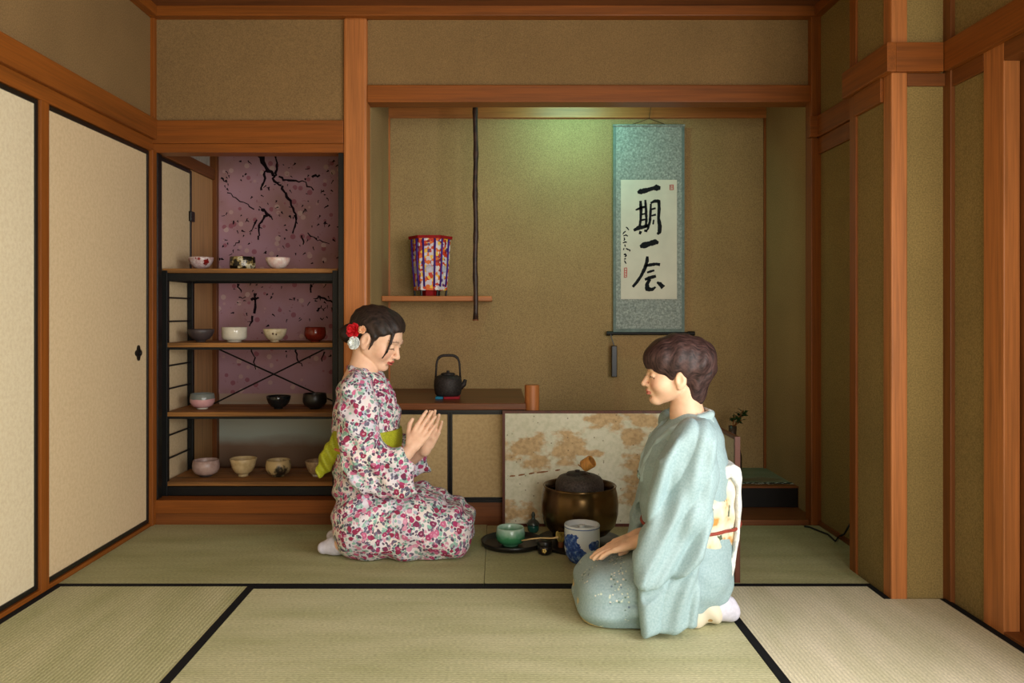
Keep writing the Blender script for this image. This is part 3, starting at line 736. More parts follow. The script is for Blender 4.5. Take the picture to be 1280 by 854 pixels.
chars = {
 'one_a': [[(184,130,10),(205,124,26),(240,116,22),(280,104,18),(305,100,30),(328,102,16)]],
 'ki': [[(172,240,8),(205,226,13),(236,218,9)], [(203,182,12),(206,240,15),(204,300,13),(198,342,12)], [(233,176,10),(238,240,13),(240,300,12),(236,350,12)],
        [(206,268,9),(236,262,8)], [(204,304,9),(236,298,8)], [(160,368,12),(190,352,20),(222,346,17),(252,336,12)], [(205,372,14),(198,392,12)], [(226,368,10),(246,372,13)],
        [(268,200,9),(266,250,12),(262,310,13),(250,356,10),(238,374,6)], [(266,196,9),(292,184,14),(318,184,17),(320,230,14),(316,290,15),(324,340,19),(322,378,18),(308,392,10)],
        [(270,236,8),(298,228,9)], [(272,276,8),(300,268,10)], [(286,300,7),(282,330,8)]],
 'one_b': [[(200,470,12),(222,462,28),(262,450,24),(296,440,26),(316,446,12)]],
 'kai': [[(246,530,12),(244,560,17),(230,606,17),(206,654,15),(180,692,16),(154,722,12)], [(232,590,10),(262,584,17),(300,578,14),(326,582,15)], [(244,632,8),(268,624,12),(290,618,9)],
         [(230,676,10),(262,664,18),(300,654,14)], [(262,672,14),(244,704,18),(246,736,22),(276,738,16),(298,722,8)], [(306,692,9),(326,704,20),(346,726,22)]],
 'sig': [[(112,346,5),(122,354,6),(130,366,4)], [(110,372,5),(98,382,6),(92,392,4)], [(96,402,5),(112,396,6),(124,404,5)], [(100,412,5),(104,424,6),(98,432,4)], [(92,446,4),(108,440,7),(118,442,5)],
         [(104,456,6),(108,470,5)], [(112,480,5),(122,486,7),(138,492,5),(134,500,4)], [(100,478,4),(96,490,6)], [(98,520,6),(108,516,8),(114,526,7),(104,534,5)], [(100,548,5),(112,544,6)], [(102,556,5),(108,568,6),(114,576,4)]],
}
for key, st in chars.items():
    bm = B()
    for s_ in st: ink_stroke(bm, s_)
    o = mk('signature' if key == 'sig' else 'character', bm, ink, scroll)
    if key == 'sig': o['kind'] = 'stuff'
for st in ([[(384,84,4),(410,82,4)], [(386,92,4),(408,92,4)], [(386,102,4),(410,100,4)], [(388,112,4),(408,112,4)], [(388,82,4),(387,114,4)], [(408,82,4),(409,114,4)]],
           [[(100,604,4),(118,602,4)], [(102,604,4),(101,664,4)], [(117,604,4),(116,662,4)], [(102,616,4),(116,622,4)], [(102,634,5),(117,632,5)], [(102,646,4),(116,650,4)], [(101,662,4),(117,660,4)]]):
    bm = B()
    for s_ in st: ink_stroke(bm, s_)
    mk('red_seal', bm, seal, scroll)
# fluorescent lamp behind the lintel
lamp = thing('alcove_lamp', 'small fluorescent lamp fixed under the alcove ceiling behind the lintel', 'lamp', (.44, 4.25, 2.30))
bm = B(); box(bm, .24, .64, 4.22, 4.28, 2.31, 2.340, .004); mk('housing', bm, M['white'], lamp)
m, nt, b = newmat('tube_glow', .5); b.inputs['Emission Color'].default_value = (.45, 1, .72, 1); b.inputs['Emission Strength'].default_value = 6
bm = B(); tube(bm, [(.27, 4.25, 2.297), (.61, 4.25, 2.297)], .012, 12); mk('tube', bm, m, lamp)
area('alcove_lamp_light', (.44, 4.26, 2.28), (math.radians(34), 0, 0), .34, .04, 1.15, (.30, 1, .80), math.radians(150))

# ---- folding tea-room screen
m, nt, b = newmat('screen_paper', .8, 0, .2)
v = coords(nt); f = noise(nt, coords(nt, (1, 1, 1.6)), 9, 5, .6); g = noise(nt, v, 55, 4)
sps = N(nt, 'ShaderNodeSeparateXYZ'); nt.links.new(v, sps.inputs[0])
sxy = math_(nt, 'ADD', sps.outputs['X'], math_(nt, 'MULTIPLY', sps.outputs['Y'], -1.0))
cl = None
for (cx_, cz_, rx_, rz_) in ((-.77, .375, .14, .07), (-.72, .31, .07, .06), (-.565, .375, .08, .085), (-.37, .51, .12, .05), (-.18, .505, .13, .05), (-.24, .44, .08, .05), (-.17, .28, .13, .11), (-.82, .07, .10, .05), (-.20, .15, .12, .06), (-.47, .35, .10, .02), (.16, .42, .12, .08), (.35, .5, .2, .05), (.6, .3, .16, .12), (.3, .15, .14, .06)):
    dx = math_(nt, 'DIVIDE', math_(nt, 'SUBTRACT', sxy, cx_), rx_); dz = math_(nt, 'DIVIDE', math_(nt, 'SUBTRACT', sps.outputs['Z'], cz_), rz_)
    q_ = math_(nt, 'SQRT', math_(nt, 'ADD', math_(nt, 'MULTIPLY', dx, dx), math_(nt, 'MULTIPLY', dz, dz)))
    cl = q_ if cl is None else math_(nt, 'MINIMUM', cl, q_)
cl = math_(nt, 'ADD', cl, math_(nt, 'MULTIPLY', math_(nt, 'SUBTRACT', f, .5), 3.4))
cl = ramp(nt, cl, [(.62, (225,225,225)), (1.0, (0,0,0))])
c = mixc(nt, cl, ramp(nt, g, [(.3, (206,206,178)), (.6, (222,220,196))]), ramp(nt, g, [(.3, (170,128,74)), (.62, (204,166,108))]))
vo = N(nt, 'ShaderNodeTexVoronoi'); vo.inputs['Scale'].default_value = 48; nt.links.new(v, vo.inputs['Vector'])
spc = N(nt, 'ShaderNodeSeparateColor'); nt.links.new(vo.outputs['Color'], spc.inputs[0])
fl = math_(nt, 'MULTIPLY', math_(nt, 'LESS_THAN', vo.outputs['Distance'], .16), math_(nt, 'GREATER_THAN', spc.outputs[0], .7))
c = mixc(nt, math_(nt, 'MULTIPLY', fl, .7), c, lin((110, 96, 64)))
nt.links.new(c, b.inputs['Base Color'])
YP = 3.845; z0s, z1s = 0.0, Z(513.5, YP)
a = Vector((X(628, YP), YP, 0)); hgx = .905; c3 = Vector((.912, 3.04, 0))
scr = thing('folding_screen', 'low two-panel folding screen of cream paper with tan clouds behind the brazier', 'screen', (hgx, YP, 0))
def panel(p, q):
    d = (q-p).normalized(); n_ = Vector((-d.y, d.x, 0)); L = (q-p).length
    bm = B()
    def slab(s0, s1, za, zb, t):
        cs = [p+d*s0+n_*t, p+d*s1+n_*t, p+d*s1-n_*t, p+d*s0-n_*t]
        prism(bm, [(k.x, k.y) for k in cs], za, zb)
    slab(.012, L-.012, .014, z1s-.012, .006); pn = mk('panel', bm, m, scr)
    bm = B(); slab(0, .013, 0, z1s, .010); slab(L-.013, L, 0, z1s, .010); slab(.013, L-.013, 0, .014, .009); slab(.013, L-.013, z1s-.012, z1s, .009)
    mk('panel_frame', bm, wood('screen_frame', (96, 50, 34), 'z', .8, .4) if 'screen_frame' not in bpy.data.materials else bpy.data.materials['screen_frame'], pn)
panel(a, Vector((hgx-.012, YP, 0))); panel(Vector((hgx, YP-.012, 0)), c3)
# faint painted bridge line on the front panel
bm = B()
for (x0_, y0_, x1_, y1_) in ((637,595,644,594.5), (648,594,656,592.6), (661,592.2,668,590.8), (671,590.6,685,589), (694,588,700,587)):
    flat_stroke(bm, [(X(x0_, YP), Z(y0_, YP), .005), (X((x0_+x1_)/2, YP), Z((y0_+y1_)/2, YP), .008), (X(x1_, YP), Z(y1_, YP), .004)], YP-.0062)
mk('painted_line', bm, plain('sepia', (150, 104, 66), .9), scr)['kind'] = 'stuff'

# ---- flower vase with sprig on the alcove platform
fx, fy = X(917, 4.3), 4.32
fv = thing('flower_vase', 'dark slim vase holding a green leafy sprig behind the folding screen', 'vase', (fx, fy, .124))
bm = B(); lathe(bm, [(0, 0), (.04, 0), (.048, .04), (.05, .12), (.034, .2), (.02, .24), (.022, .29), (.018, .29), (.014, .22), (0, .2)], fx, fy, .1245, 32); mk('vase_body', bm, glaze('dark_vase', [(40,34,28), (66,54,42)], 20, .3), fv, smooth=True)
leafm = plain('leaf', (38, 66, 28), .5, 0, .4, .2, 30)
rl = random.Random(3); bm = B(); stm = B()
top = Z(528, fy)
for k in range(6):
    a = rl.uniform(0, 2*PI); e = Vector((fx+.05*math.cos(a)+.012, fy+.04*math.sin(a), top+rl.uniform(-.05, .07)))
    p0 = Vector((fx, fy, .40)); pts = [p0.lerp(e, t)+Vector((0, 0, .0)) for t in (0, .5, 1)]; tube(stm, pts, .002, 5)
    for j in range(12):
        t = .66+.34*j/11; c_ = p0.lerp(e, t); d = Vector((rl.uniform(-1, 1), rl.uniform(-1, 1), rl.uniform(-.3, .8))).normalized(); L = rl.uniform(.02, .04); sdir = d.cross(Vector((rl.uniform(-1,1), .3, 1))).normalized()*L*.32
        q = [bm.verts.new(c_), bm.verts.new(c_+d*L*.5+sdir+Vector((0,0,.003))), bm.verts.new(c_+d*L), bm.verts.new(c_+d*L*.5-sdir)]
        bm.faces.new(q)
mk('leaves', bm, leafm, fv); mk('stems', stm, M['brownz'], fv)

# ---- brazier with kettle
YF = 3.56; bxx = X(724.5, YF)
bm = B(); lathe(bm, [(0, 0), (.19, 0), (.195, .006), (.195, .014), (.19, .018), (0, .018)], bxx, YF, .0005, 56)
o = mk('brazier_board', bm, M['lacquer'], None, (bxx, YF, 0)); smooth_angle(o); props(o, 'round black board on the tatami under the bronze brazier', 'board')
bronze, nt, b = newmat('aged_bronze', .24, .85, .5)
f = noise(nt, coords(nt, (1, 1, .6)), 7, 4); nt.links.new(ramp(nt, f, [(.35, (66,48,30)), (.6, (104,80,46)), (.75, (80,54,40))]), b.inputs['Base Color'])
furo = thing('bronze_brazier', 'dark polished bronze brazier holding the iron tea kettle', 'brazier', (bxx, YF, .019))
bm = B(); s = .9
prof = [(0, .03), (.07, .024), (.125, .034), (.158, .07), (.170, .12), (.171, .165), (.166, .205), (.160, .232), (.163, .240), (.160, .243), (.152, .238), (.150, .20), (.150, .12), (.12, .07), (0, .06)]
lathe(bm, prof, bxx, YF, .019, 72); mk('bowl', bm, bronze, furo, smooth=True)
for k in range(3):
    a = -PI/2+2*PI*k/3+.35; bm = B(); tube(bm, [(bxx+.10*math.cos(a), YF+.10*math.sin(a), .062), (bxx+.108*math.cos(a), YF+.108*math.sin(a), .0195)], [.02, .013], 14)
    mk('foot', bm, bronze, furo, smooth=True)
kb = .168
kama = thing('tea_kettle', 'squat grey iron tea kettle sitting inside the bronze brazier', 'kettle', (bxx, YF, kb))
bm = B(); lathe(bm, [(0, 0), (.09, 0), (.105, .03), (.108, .08), (.112, .085), (.112, .092), (.108, .098), (.107, .132), (.103, .150), (.092, .164), (.072, .172), (.055, .174), (.052, .178), (.046, .178), (.046, .165), (0, .165)], bxx, YF, kb-.055+.02, 64)
mk('kettle_body', bm, ironl, kama, smooth=True)
bm = B(); lathe(bm, [(0, .004), (.05, .004), (.052, .010), (.045, .018), (.02, .021), (.010, .022), (.009, .025), (.012, .028), (0, .030)], bxx-.01, YF, kb-.055+.02+.165, 40); mk('lid', bm, iron, kama, smooth=True)
for sgn in (-1, 1):
    bm = B()
    aa = -PI/2+.28 if sgn > 0 else PI/2+.28
    lathe(bm, [(0, .0), (.010, .0), (.012, .006), (.010, .012), (.005, .012), (.005, .004), (0, .004)], 0, 0, 0, 16)
    bmesh.ops.transform(bm, matrix=Matrix.Translation((bxx+.106*math.cos(aa), YF+.106*math.sin(aa), kb+.075)) @ Matrix.Rotation(aa, 4, 'Z') @ Matrix.Rotation(PI/2, 4, 'Y'), verts=bm.verts)
    mk('lug', bm, iron, kama)
bamboo = wood('bamboo', (206, 146, 74), 'z', .75, .45, .4, .6)
kz1 = kb-.055+.02+.165+.03
lad = thing('bamboo_ladle', 'small orange bamboo ladle cup resting tilted on the kettle lid', 'ladle', (X(734, YF), YF, kz1))
bm = B(); lathe(bm, [(0, -.026), (.024, -.026), (.027, -.022), (.028, .022), (.026, .026), (.023, .024), (.022, -.018), (0, -.020)], 0, 0, 0, 32)
bmesh.ops.transform(bm, matrix=Matrix.Translation((X(734.5, YF), YF-.01, Z(580, YF)+.003)) @ Matrix.Rotation(math.radians(52), 4, 'Y') @ Matrix.Rotation(math.radians(25), 4, 'X'), verts=bm.verts)
o = mk('cup', bm, bamboo, lad); smooth_angle(o, 35)
bm = B(); tube(bm, [(X(733, YF), YF+.01, Z(582, YF)-.004), (X(731, YF), YF+.1, Z(590, YF)), (X(729, YF), YF+.20, Z(592, YF))], .004, 8); mk('handle', bm, bamboo, lad)

# ---- blue and white water jar
YJ = 3.30; jx = X(727.5, YJ)
m, nt, b = newmat('blue_white_porcelain', .14, 0, .55)
v = coords(nt); sp = N(nt, 'ShaderNodeSeparateXYZ'); nt.links.new(v, sp.inputs[0])
f = noise(nt, coords(nt, (1, 1, 1)), 20, 4, .6)
zz = sp.outputs['Z']; xx = sp.outputs['X']
# hill: low z, left-of-centre ; tree: mid z left ; island: right
def blob(cx_, cz_, rx_, rz_):
    dx = math_(nt, 'DIVIDE', math_(nt, 'SUBTRACT', xx, cx_), rx_); dz = math_(nt, 'DIVIDE', math_(nt, 'SUBTRACT', zz, cz_), rz_)
    return math_(nt, 'SQRT', math_(nt, 'ADD', math_(nt, 'MULTIPLY', dx, dx), math_(nt, 'MULTIPLY', dz, dz)))
wob = math_(nt, 'MULTIPLY', math_(nt, 'SUBTRACT', f, .5), 2.6)
fr_ = math_(nt, 'LESS_THAN', sp.outputs['Y'], .02)
def reg(bl, th=1.0): return math_(nt, 'MULTIPLY', math_(nt, 'LESS_THAN', math_(nt, 'ADD', bl, wob), th), fr_)
r1 = reg(blob(-.024, .030, .055, .045)); r2 = reg(blob(-.048, .092, .042, .040), .85); r3 = reg(blob(.040, .082, .026, .020), .95)
rr = math_(nt, 'MAXIMUM', math_(nt, 'MAXIMUM', r1, r2), r3)
g = noise(nt, v, 75, 3)
c = mixc(nt, rr, lin((206, 216, 220)), ramp(nt, g, [(.3, (28,52,120)), (.55, (52,88,160)), (.72, (130,160,200))]))
nt.links.new(c, b.inputs['Base Color'])
jar = thing('water_jar', 'white porcelain water jar painted with a blue landscape beside the kneeling woman', 'jar', (jx, YJ, 0))
bm = B(); jh = .156
lathe(bm, [(0, .0), (.046, .0), (.054, .006), (.067, .030), (.073, .06), (.0735, .10), (.072, .14), (.073, jh-.004), (.071, jh), (.066, jh-.002), (.065, .12), (.05, .02), (0, .018)], jx, YJ, .0008, 64)
mk('jar_body', bm, m, jar, smooth=True)
bm = B()
for rr_, zz_ in ((.0738, .147),):
    lathe(bm, [(rr_-.0012, zz_-.0015), (rr_, zz_-.0015), (rr_, zz_+.0015), (rr_-.0012, zz_+.0015)], jx, YJ, 0, 64)
mk('rim_line', bm, plain('cobalt', (70, 100, 160), .2), jar)
bm = B(); lathe(bm, [(0, 0), (.06, 0), (.064, .004), (.05, .009), (.012, .011), (.012, .016), (.016, .020), (0, .022)], jx, YJ, .130, 40); mk('lid', bm, plain('porcelain_lid', (206, 214, 216), .2), jar, smooth=True)

# ---- tray with bowl
YTr = 3.53; tx = X(640.5, YTr)
tray = thing('round_tray', 'round black lacquer tray on the tatami between the women', 'tray', (tx, YTr, 0))
bm = B(); lathe(bm, [(0, .0), (.120, 0), (.134, .006), (.139, .024), (.136, .026), (.130, .010), (.118, .007), (0, .007)], tx, YTr, .0008, 64); mk('tray_body', bm, M['lacquer'], tray, smooth=True)
green = glaze('celadon', [(70,128,96), (104,160,124)], 24, .25)
m2, nt, b = newmat('celadon_bowl', .22, 0, .5)
v = coords(nt); f = noise(nt, v, 28, 4); sp = N(nt, 'ShaderNodeSeparateXYZ'); nt.links.new(v, sp.inputs[0])
cc = ramp(nt, math_(nt, 'ADD', math_(nt, 'MULTIPLY', sp.outputs['Z'], 11), math_(nt, 'MULTIPLY', math_(nt, 'SUBTRACT', f, .5), .5)), [(.0, (48,110,72)), (.45, (66,136,92)), (.6, (120,170,140)), (.85, (176,206,190))])
nt.links.new(cc, b.inputs['Base Color'])
bwx = X(638, YTr)
bw = thing('tea_bowl', 'green celadon tea bowl standing on the black tray', 'tea bowl', (bwx, YTr-.02, .008))
bm = B(); lathe(bm, [(0, .008), (.038, .008), (.055, .014), (.063, .03), (.064, .05), (.060, .075), (.0575, .079), (.054, .075), (.056, .05), (.05, .028), (0, .022)], bwx, YTr-.02, .008, 56); mk('bowl_body', bm, m2, bw, smooth=True)
bm = B(); lathe(bm, [(.03, .009), (.03, 0), (.036, 0), (.037, .010)], bwx, YTr-.02, .008, 40); mk('foot_ring', bm, green, bw, smooth=True)
bm = B(); lathe(bm, [(0, .0), (.053, 0), (.052, .003), (0, .0045)], bwx, YTr-.02, .008+.045, 40); o = mk('whisked_tea', bm, plain('matcha_foam', (150, 180, 120), .7), None, (bwx, YTr-.02, .053), True)
props(o, 'pale green whisked tea filling the celadon bowl', 'tea')
# tea caddy
nx, ny = X(681, 3.40), 3.40
cd = thing('tea_caddy', 'small black lacquer tea caddy with a gold flower in front of the tray', 'caddy', (nx, ny, 0))
bm = B(); lathe(bm, [(0, 0), (.022, 0), (.029, .006), (.032, .022), (.031, .040), (0, .040)], nx, ny, .0008, 40); mk('caddy_body', bm, M['lacquer'], cd, smooth=True)
bm = B(); lathe(bm, [(.0312, 0), (.0312, .014), (.026, .021), (.014, .023), (0, .0235)], nx, ny, .0415, 40); mk('lid', bm, M['lacquer'], cd, smooth=True)
gold = plain('gold_lacquer', (200, 170, 96), .35, .5)
bm = B()
for k in range(5):
    a = 2*PI*k/5; u = .006*math.cos(a)-.004; q = .006*math.sin(a)
    lathe(bm, [(0, .0014), (.0042, 0)], 0, 0, 0, 10)
    vs_ = bm.verts[-11:] if False else [v_ for v_ in bm.verts if not v_.tag]
    for v_ in vs_: v_.co = Vector((nx+u+v_.co.x, ny-math.sqrt(max(.0322**2-(u+v_.co.x)**2, 0))-v_.co.z, .022+q+v_.co.y)); v_.tag = True
mk('gold_flower', bm, gold, cd)
# tea scoop
sc = thing('tea_scoop', 'slender bamboo tea scoop lying across the tray edge and the caddy', 'scoop', (X(668, 3.42), 3.42, .066))
bm = B(); pts = [(X(652, 3.42), 3.42, .052), (X(664, 3.41), 3.41, .062), (X(676, 3.40), 3.40, .069), (X(690, 3.39), 3.39, .0705), (X(698, 3.385), 3.385, .076)]
tube(bm, pts, [.0028, .003, .003, .0035, .005], 8); mk('scoop_body', bm, plain('pale_bamboo', (206, 178, 122), .5), sc, smooth=True)
# tea whisk
wx, wy = X(701, 3.44), 3.44
wh = thing('tea_whisk', 'small yellow bamboo tea whisk standing between the caddy and the water jar', 'whisk', (wx, wy, 0))
bm = B(); lathe(bm, [(0, 0), (.012, 0), (.012, .04), (.010, .042), (0, .042)], wx, wy, .0008, 24); mk('handle', bm, M['brownz'], wh, smooth=True)
bm = B()
for k in range(26):
    a = 2*PI*k/26
    tube(bm, [(wx+.009*math.cos(a), wy+.009*math.sin(a), .04), (wx+.021*math.cos(a), wy+.021*math.sin(a), .066), (wx+.020*math.cos(a), wy+.020*math.sin(a), .082), (wx+.013*math.cos(a), wy+.013*math.sin(a), .086)], .0009, 4)
mk('tines', bm, plain('whisk_tines', (206, 184, 96), .5), wh)
# small teal bottle with dark stopper
ex, ey = X(666.5, 3.74), 3.74
bt = thing('incense_burner', 'tiny teal incense burner with dark pointed lid left of the brazier', 'incense burner', (ex, ey, 0))
bm = B(); lathe(bm, [(0, 0), (.020, 0), (.026, .01), (.028, .026), (.024, .036), (0, .037)], ex, ey, .0008, 32); mk('pot', bm, glaze('teal_glaze', [(18,66,58), (34,92,80)], 30, .2), bt, smooth=True)
bm = B(); lathe(bm, [(.030, 0), (.030, .005), (.022, .016), (.010, .024), (.007, .034), (.010, .044), (.005, .056), (0, .060)], ex, ey, .037, 32); mk('lid', bm, plain('dark_pewter', (74, 82, 76), .3, .5), bt, smooth=True)

# ---- cable on the floor at right
bm = B()
cp = [P(998, 652.5, 3.895), P(1010, 659, 3.83), P(1022, 664, 3.76), P(1033, 668, 3.70), P(1041, 676.5, 3.60), P(1048, 671, 3.65), P(1056, 663, 3.72), P(1062, 655, 3.55)]
pts = []
for i, p in enumerate(cp[:6]): pts.append((p.x, (1.03-.006)/((658, 659, 664, 668, 676.5, 671)[i]-390)*1000, .006))
pts = [(q[0], min(q[1], 3.85), q[2]) for q in pts]
pts += [(1.530, 3.53, .05), (1.538, 3.49, .105)]
tube(bm, pts, .0042, 8); o = mk('power_cable', bm, plain('cable', (20, 22, 24), .5), None, pts[3], True)
props(o, 'thin black power cable on the tatami by the right wall', 'cable')
# ================================================================ people (implicit surfaces -> one continuous mesh each)
A3 = lambda v: np.array([v[0], v[1], v[2]], dtype=np.float64)
def smin(a, b, k):
    if k <= 0: return np.minimum(a, b)
    h = np.clip(.5+.5*(b-a)/k, 0, 1); return b+(a-b)*h-k*h*(1-h)
def smax(a, b, k): return -smin(-a, -b, k)
class Field:
    def __init__(s, lo, hi, h):
        s.lo = A3(lo); s.h = h; n = np.ceil((A3(hi)-s.lo)/h).astype(int)+1
        s.ax = [(s.lo[i]+h*np.arange(n[i])).astype(np.float32) for i in range(3)]
        s.V = np.full(tuple(n), .05, np.float32)
    def sl(s, lo, hi):
        r = []
        for i in range(3):
            a = int(max(0, math.floor((lo[i]-s.lo[i])/s.h))); b = int(min(len(s.ax[i]), math.ceil((hi[i]-s.lo[i])/s.h)+1))
            r.append(slice(a, max(a, b)))
        return tuple(r)
    def xyz(s, q): return s.ax[0][q[0]][:, None, None], s.ax[1][q[1]][None, :, None], s.ax[2][q[2]][None, None, :]
    def put(s, fn, lo, hi, k=0., op='add', pad=.02):
        m = max(k, 0)+pad; q = s.sl([v-m for v in lo], [v+m for v in hi])
        if any(w.stop <= w.start for w in q): return
        d = fn(*s.xyz(q)).astype(np.float32)
        if op == 'add': s.V[q] = smin(s.V[q], d, k)
        elif op == 'sub': s.V[q] = smax(s.V[q], -d, k)
    def cap(s, a, b, ra, rb, ky=1., k=.02, op='add'):
        a = A3(a); b = A3(b); yc = (a[1]+b[1])/2
        def fn(x, y, z):
            y_ = yc+(y-yc)/ky; a_ = a.copy(); b_ = b.copy()
            ab = b_-a_; L = max((ab**2).sum(), 1e-9)
            t = np.clip(((x-a_[0])*ab[0]+(y_-a_[1])*ab[1]+(z-a_[2])*ab[2])/L, 0, 1)
            return np.sqrt((x-a_[0]-t*ab[0])**2+(y_-a_[1]-t*ab[1])**2+(z-a_[2]-t*ab[2])**2)-(ra+(rb-ra)*t)
        R = max(ra, rb); lo = np.minimum(a, b)-R; hi = np.maximum(a, b)+R
        lo[1] = yc-(abs(a[1]-b[1])/2+R)*ky; hi[1] = yc+(abs(a[1]-b[1])/2+R)*ky
        s.put(fn, lo, hi, k, op, .03)
    def chain(s, pr, ky=1., k=.02):
        for (a, ra), (b, rb) in zip(pr, pr[1:]): s.cap(a, b, ra, rb, ky, k)
    def ell(s, c, r, k=.02, op='add'):
        c = A3(c)
        def fn(x, y, z):
            u, v, w = (x-c[0])/r[0], (y-c[1])/r[1], (z-c[2])/r[2]; k0 = np.sqrt(u*u+v*v+w*w)
            k1 = np.sqrt((u/r[0])**2+(v/r[1])**2+(w/r[2])**2)+1e-6; return k0*(k0-1)/k1
        s.put(fn, c-np.array(r), c+np.array(r), k, op)
    def slab(s, poly, yc, ht, rnd=.01, k=.01, yfn=None, op='add', tfn=None):
        P_ = np.array(poly); lo = P_.min(0); hi = P_.max(0)
        def fn(x, y, z):
            x2 = x[:, 0, :]; z2 = z[0, 0, :][None, :]; x2 = np.broadcast_to(x2, (x.shape[0], z.shape[2])); z2 = np.broadcast_to(z2, x2.shape)
            d = np.full(x2.shape, 1e9); sg = np.ones(x2.shape); n = len(P_)
            for i in range(n):
                a = P_[i]; b = P_[i-1]; e = b-a; wx = x2-a[0]; wz = z2-a[1]
                t = np.clip((wx*e[0]+wz*e[1])/max((e**2).sum(), 1e-12), 0, 1); d = np.minimum(d, (wx-e[0]*t)**2+(wz-e[1]*t)**2)
                c1 = z2 >= a[1]; c2 = z2 < b[1]; c3 = e[0]*wz > e[1]*wx
                fl = (c1 & c2 & c3) | (~c1 & ~c2 & ~c3); sg = np.where(fl, -sg, sg)
            d2 = sg*np.sqrt(d); off = yfn(x2, z2) if yfn else 0.; tt = ht*(tfn(x2, z2) if tfn else 1.)
            dy = np.abs(y-(yc+(off[:, None, :] if yfn else 0.)))-((tt[:, None, :] if tfn else tt)-rnd)
            d2 = d2[:, None, :]+rnd
            return np.minimum(np.maximum(d2, dy), 0)+np.sqrt(np.maximum(d2, 0)**2+np.maximum(dy, 0)**2)-rnd
        m = .06 if yfn else 0
        s.put(fn, (lo[0], yc-ht-m, lo[1]), (hi[0], yc+ht+m, hi[1]), k, op)
    def warp(s, fn, lo=None, hi=None):
        """add a displacement to the whole field"""
        q = s.sl(lo, hi) if lo is not None else tuple(slice(0, len(a)) for a in s.ax)
        s.V[q] += fn(*s.xyz(q)).astype(np.float32)
    def mesh(s, name):
        V = s.V; h = s.h; ins = V < 0
        c = [ins[i:ins.shape[0]-1+i, j:ins.shape[1]-1+j, k:ins.shape[2]-1+k] for i in (0, 1) for j in (0, 1) for k in (0, 1)]
        s_ = np.zeros(c[0].shape, np.uint8)
        for q in c: s_ += q
        act = (s_ > 0) & (s_ < 8); idx = np.argwhere(act); n = len(idx)
        ID = np.full(act.shape, -1, np.int32); ID[act] = np.arange(n)
        acc = np.zeros((n, 3)); cnt = np.zeros(n)
        for ax in range(3):
            o1, o2 = [a for a in range(3) if a != ax]
            for u in (0, 1):
                for v in (0, 1):
                    p = idx.copy(); p[:, o1] += u; p[:, o2] += v; q = p.copy(); q[:, ax] += 1
                    a = V[p[:, 0], p[:, 1], p[:, 2]]; b = V[q[:, 0], q[:, 1], q[:, 2]]
                    m = (a < 0) != (b < 0); t = np.where(m, a/(a-b+1e-12), 0)
                    pt = p.astype(float); pt[:, ax] += t
                    acc[m] += pt[m]; cnt[m] += 1
        co_ = s.lo+h*acc/np.maximum(cnt, 1)[:, None]
        quads = []
        for ax in range(3):
            o1, o2 = [(1, 2), (2, 0), (0, 1)][ax]
            sl0 = [slice(None)]*3; sl1 = [slice(None)]*3
            sl0[ax] = slice(0, -1); sl1[ax] = slice(1, None)
            for o in (o1, o2): sl0[o] = slice(1, -1); sl1[o] = slice(1, -1)
            a = ins[tuple(sl0)]; b = ins[tuple(sl1)]
            for flip, mk_ in ((False, a & ~b), (True, b & ~a)):
                e = np.argwhere(mk_)
                if not len(e): continue
                e[:, o1] += 1; e[:, o2] += 1
                def cell(du, dv):
                    r = e.copy(); r[:, o1] += du; r[:, o2] += dv; return ID[r[:, 0], r[:, 1], r[:, 2]]
                q = np.stack([cell(-1, -1), cell(0, -1), cell(0, 0), cell(-1, 0)], 1)
                quads.append(q[:, ::-1] if flip else q)
        F = np.concatenate(quads); F = F[(F >= 0).all(1)]
        # keep only the largest connected piece (labels by propagation)
        lab = np.arange(n)
        for _ in range(400):
            mn = lab[F].min(1); new = lab.copy(); np.minimum.at(new, F.ravel(), np.repeat(mn, 4)); new = new[new]
            if (new == lab).all(): break
            lab = new
        u, cts = np.unique(lab, return_counts=True); keep = lab == u[cts.argmax()]
        F = F[keep[F].all(1)]; remap = np.cumsum(keep)-1; F = remap[F]; co_ = co_[keep]
        # light smoothing
        for lam in (.5, -.52, .5, -.52):
            sm = np.zeros_like(co_); ct = np.zeros(len(co_))
            for i in range(4):
                np.add.at(sm, F[:, i], co_[F[:, (i+1) % 4]]); np.add.at(ct, F[:, i], 1)
            co_ = co_+lam*(sm/np.maximum(ct, 1)[:, None]-co_)
        me = bpy.data.meshes.new(name); me.vertices.add(len(co_)); me.vertices.foreach_set('co', co_.astype(np.float32).ravel())
        me.loops.add(F.size); me.loops.foreach_set('vertex_index', F.astype(np.int32).ravel())
        me.polygons.add(len(F)); me.polygons.foreach_set('loop_start', np.arange(0, F.size, 4, dtype=np.int32))
        me.update(calc_edges=True); me.validate()
        return me, co_
def sdf_obj(name, F, m, parent, tint=None):
    me, co_ = F.mesh(name)
    if tint is not None:
        col = tint(co_); at = me.color_attributes.new('tint', 'FLOAT_COLOR', 'POINT')
        at.data.foreach_set('color', np.concatenate([col, np.ones((len(col), 1))], 1).astype(np.float32).ravel())
    return link(name, me, m, parent, smooth=True)

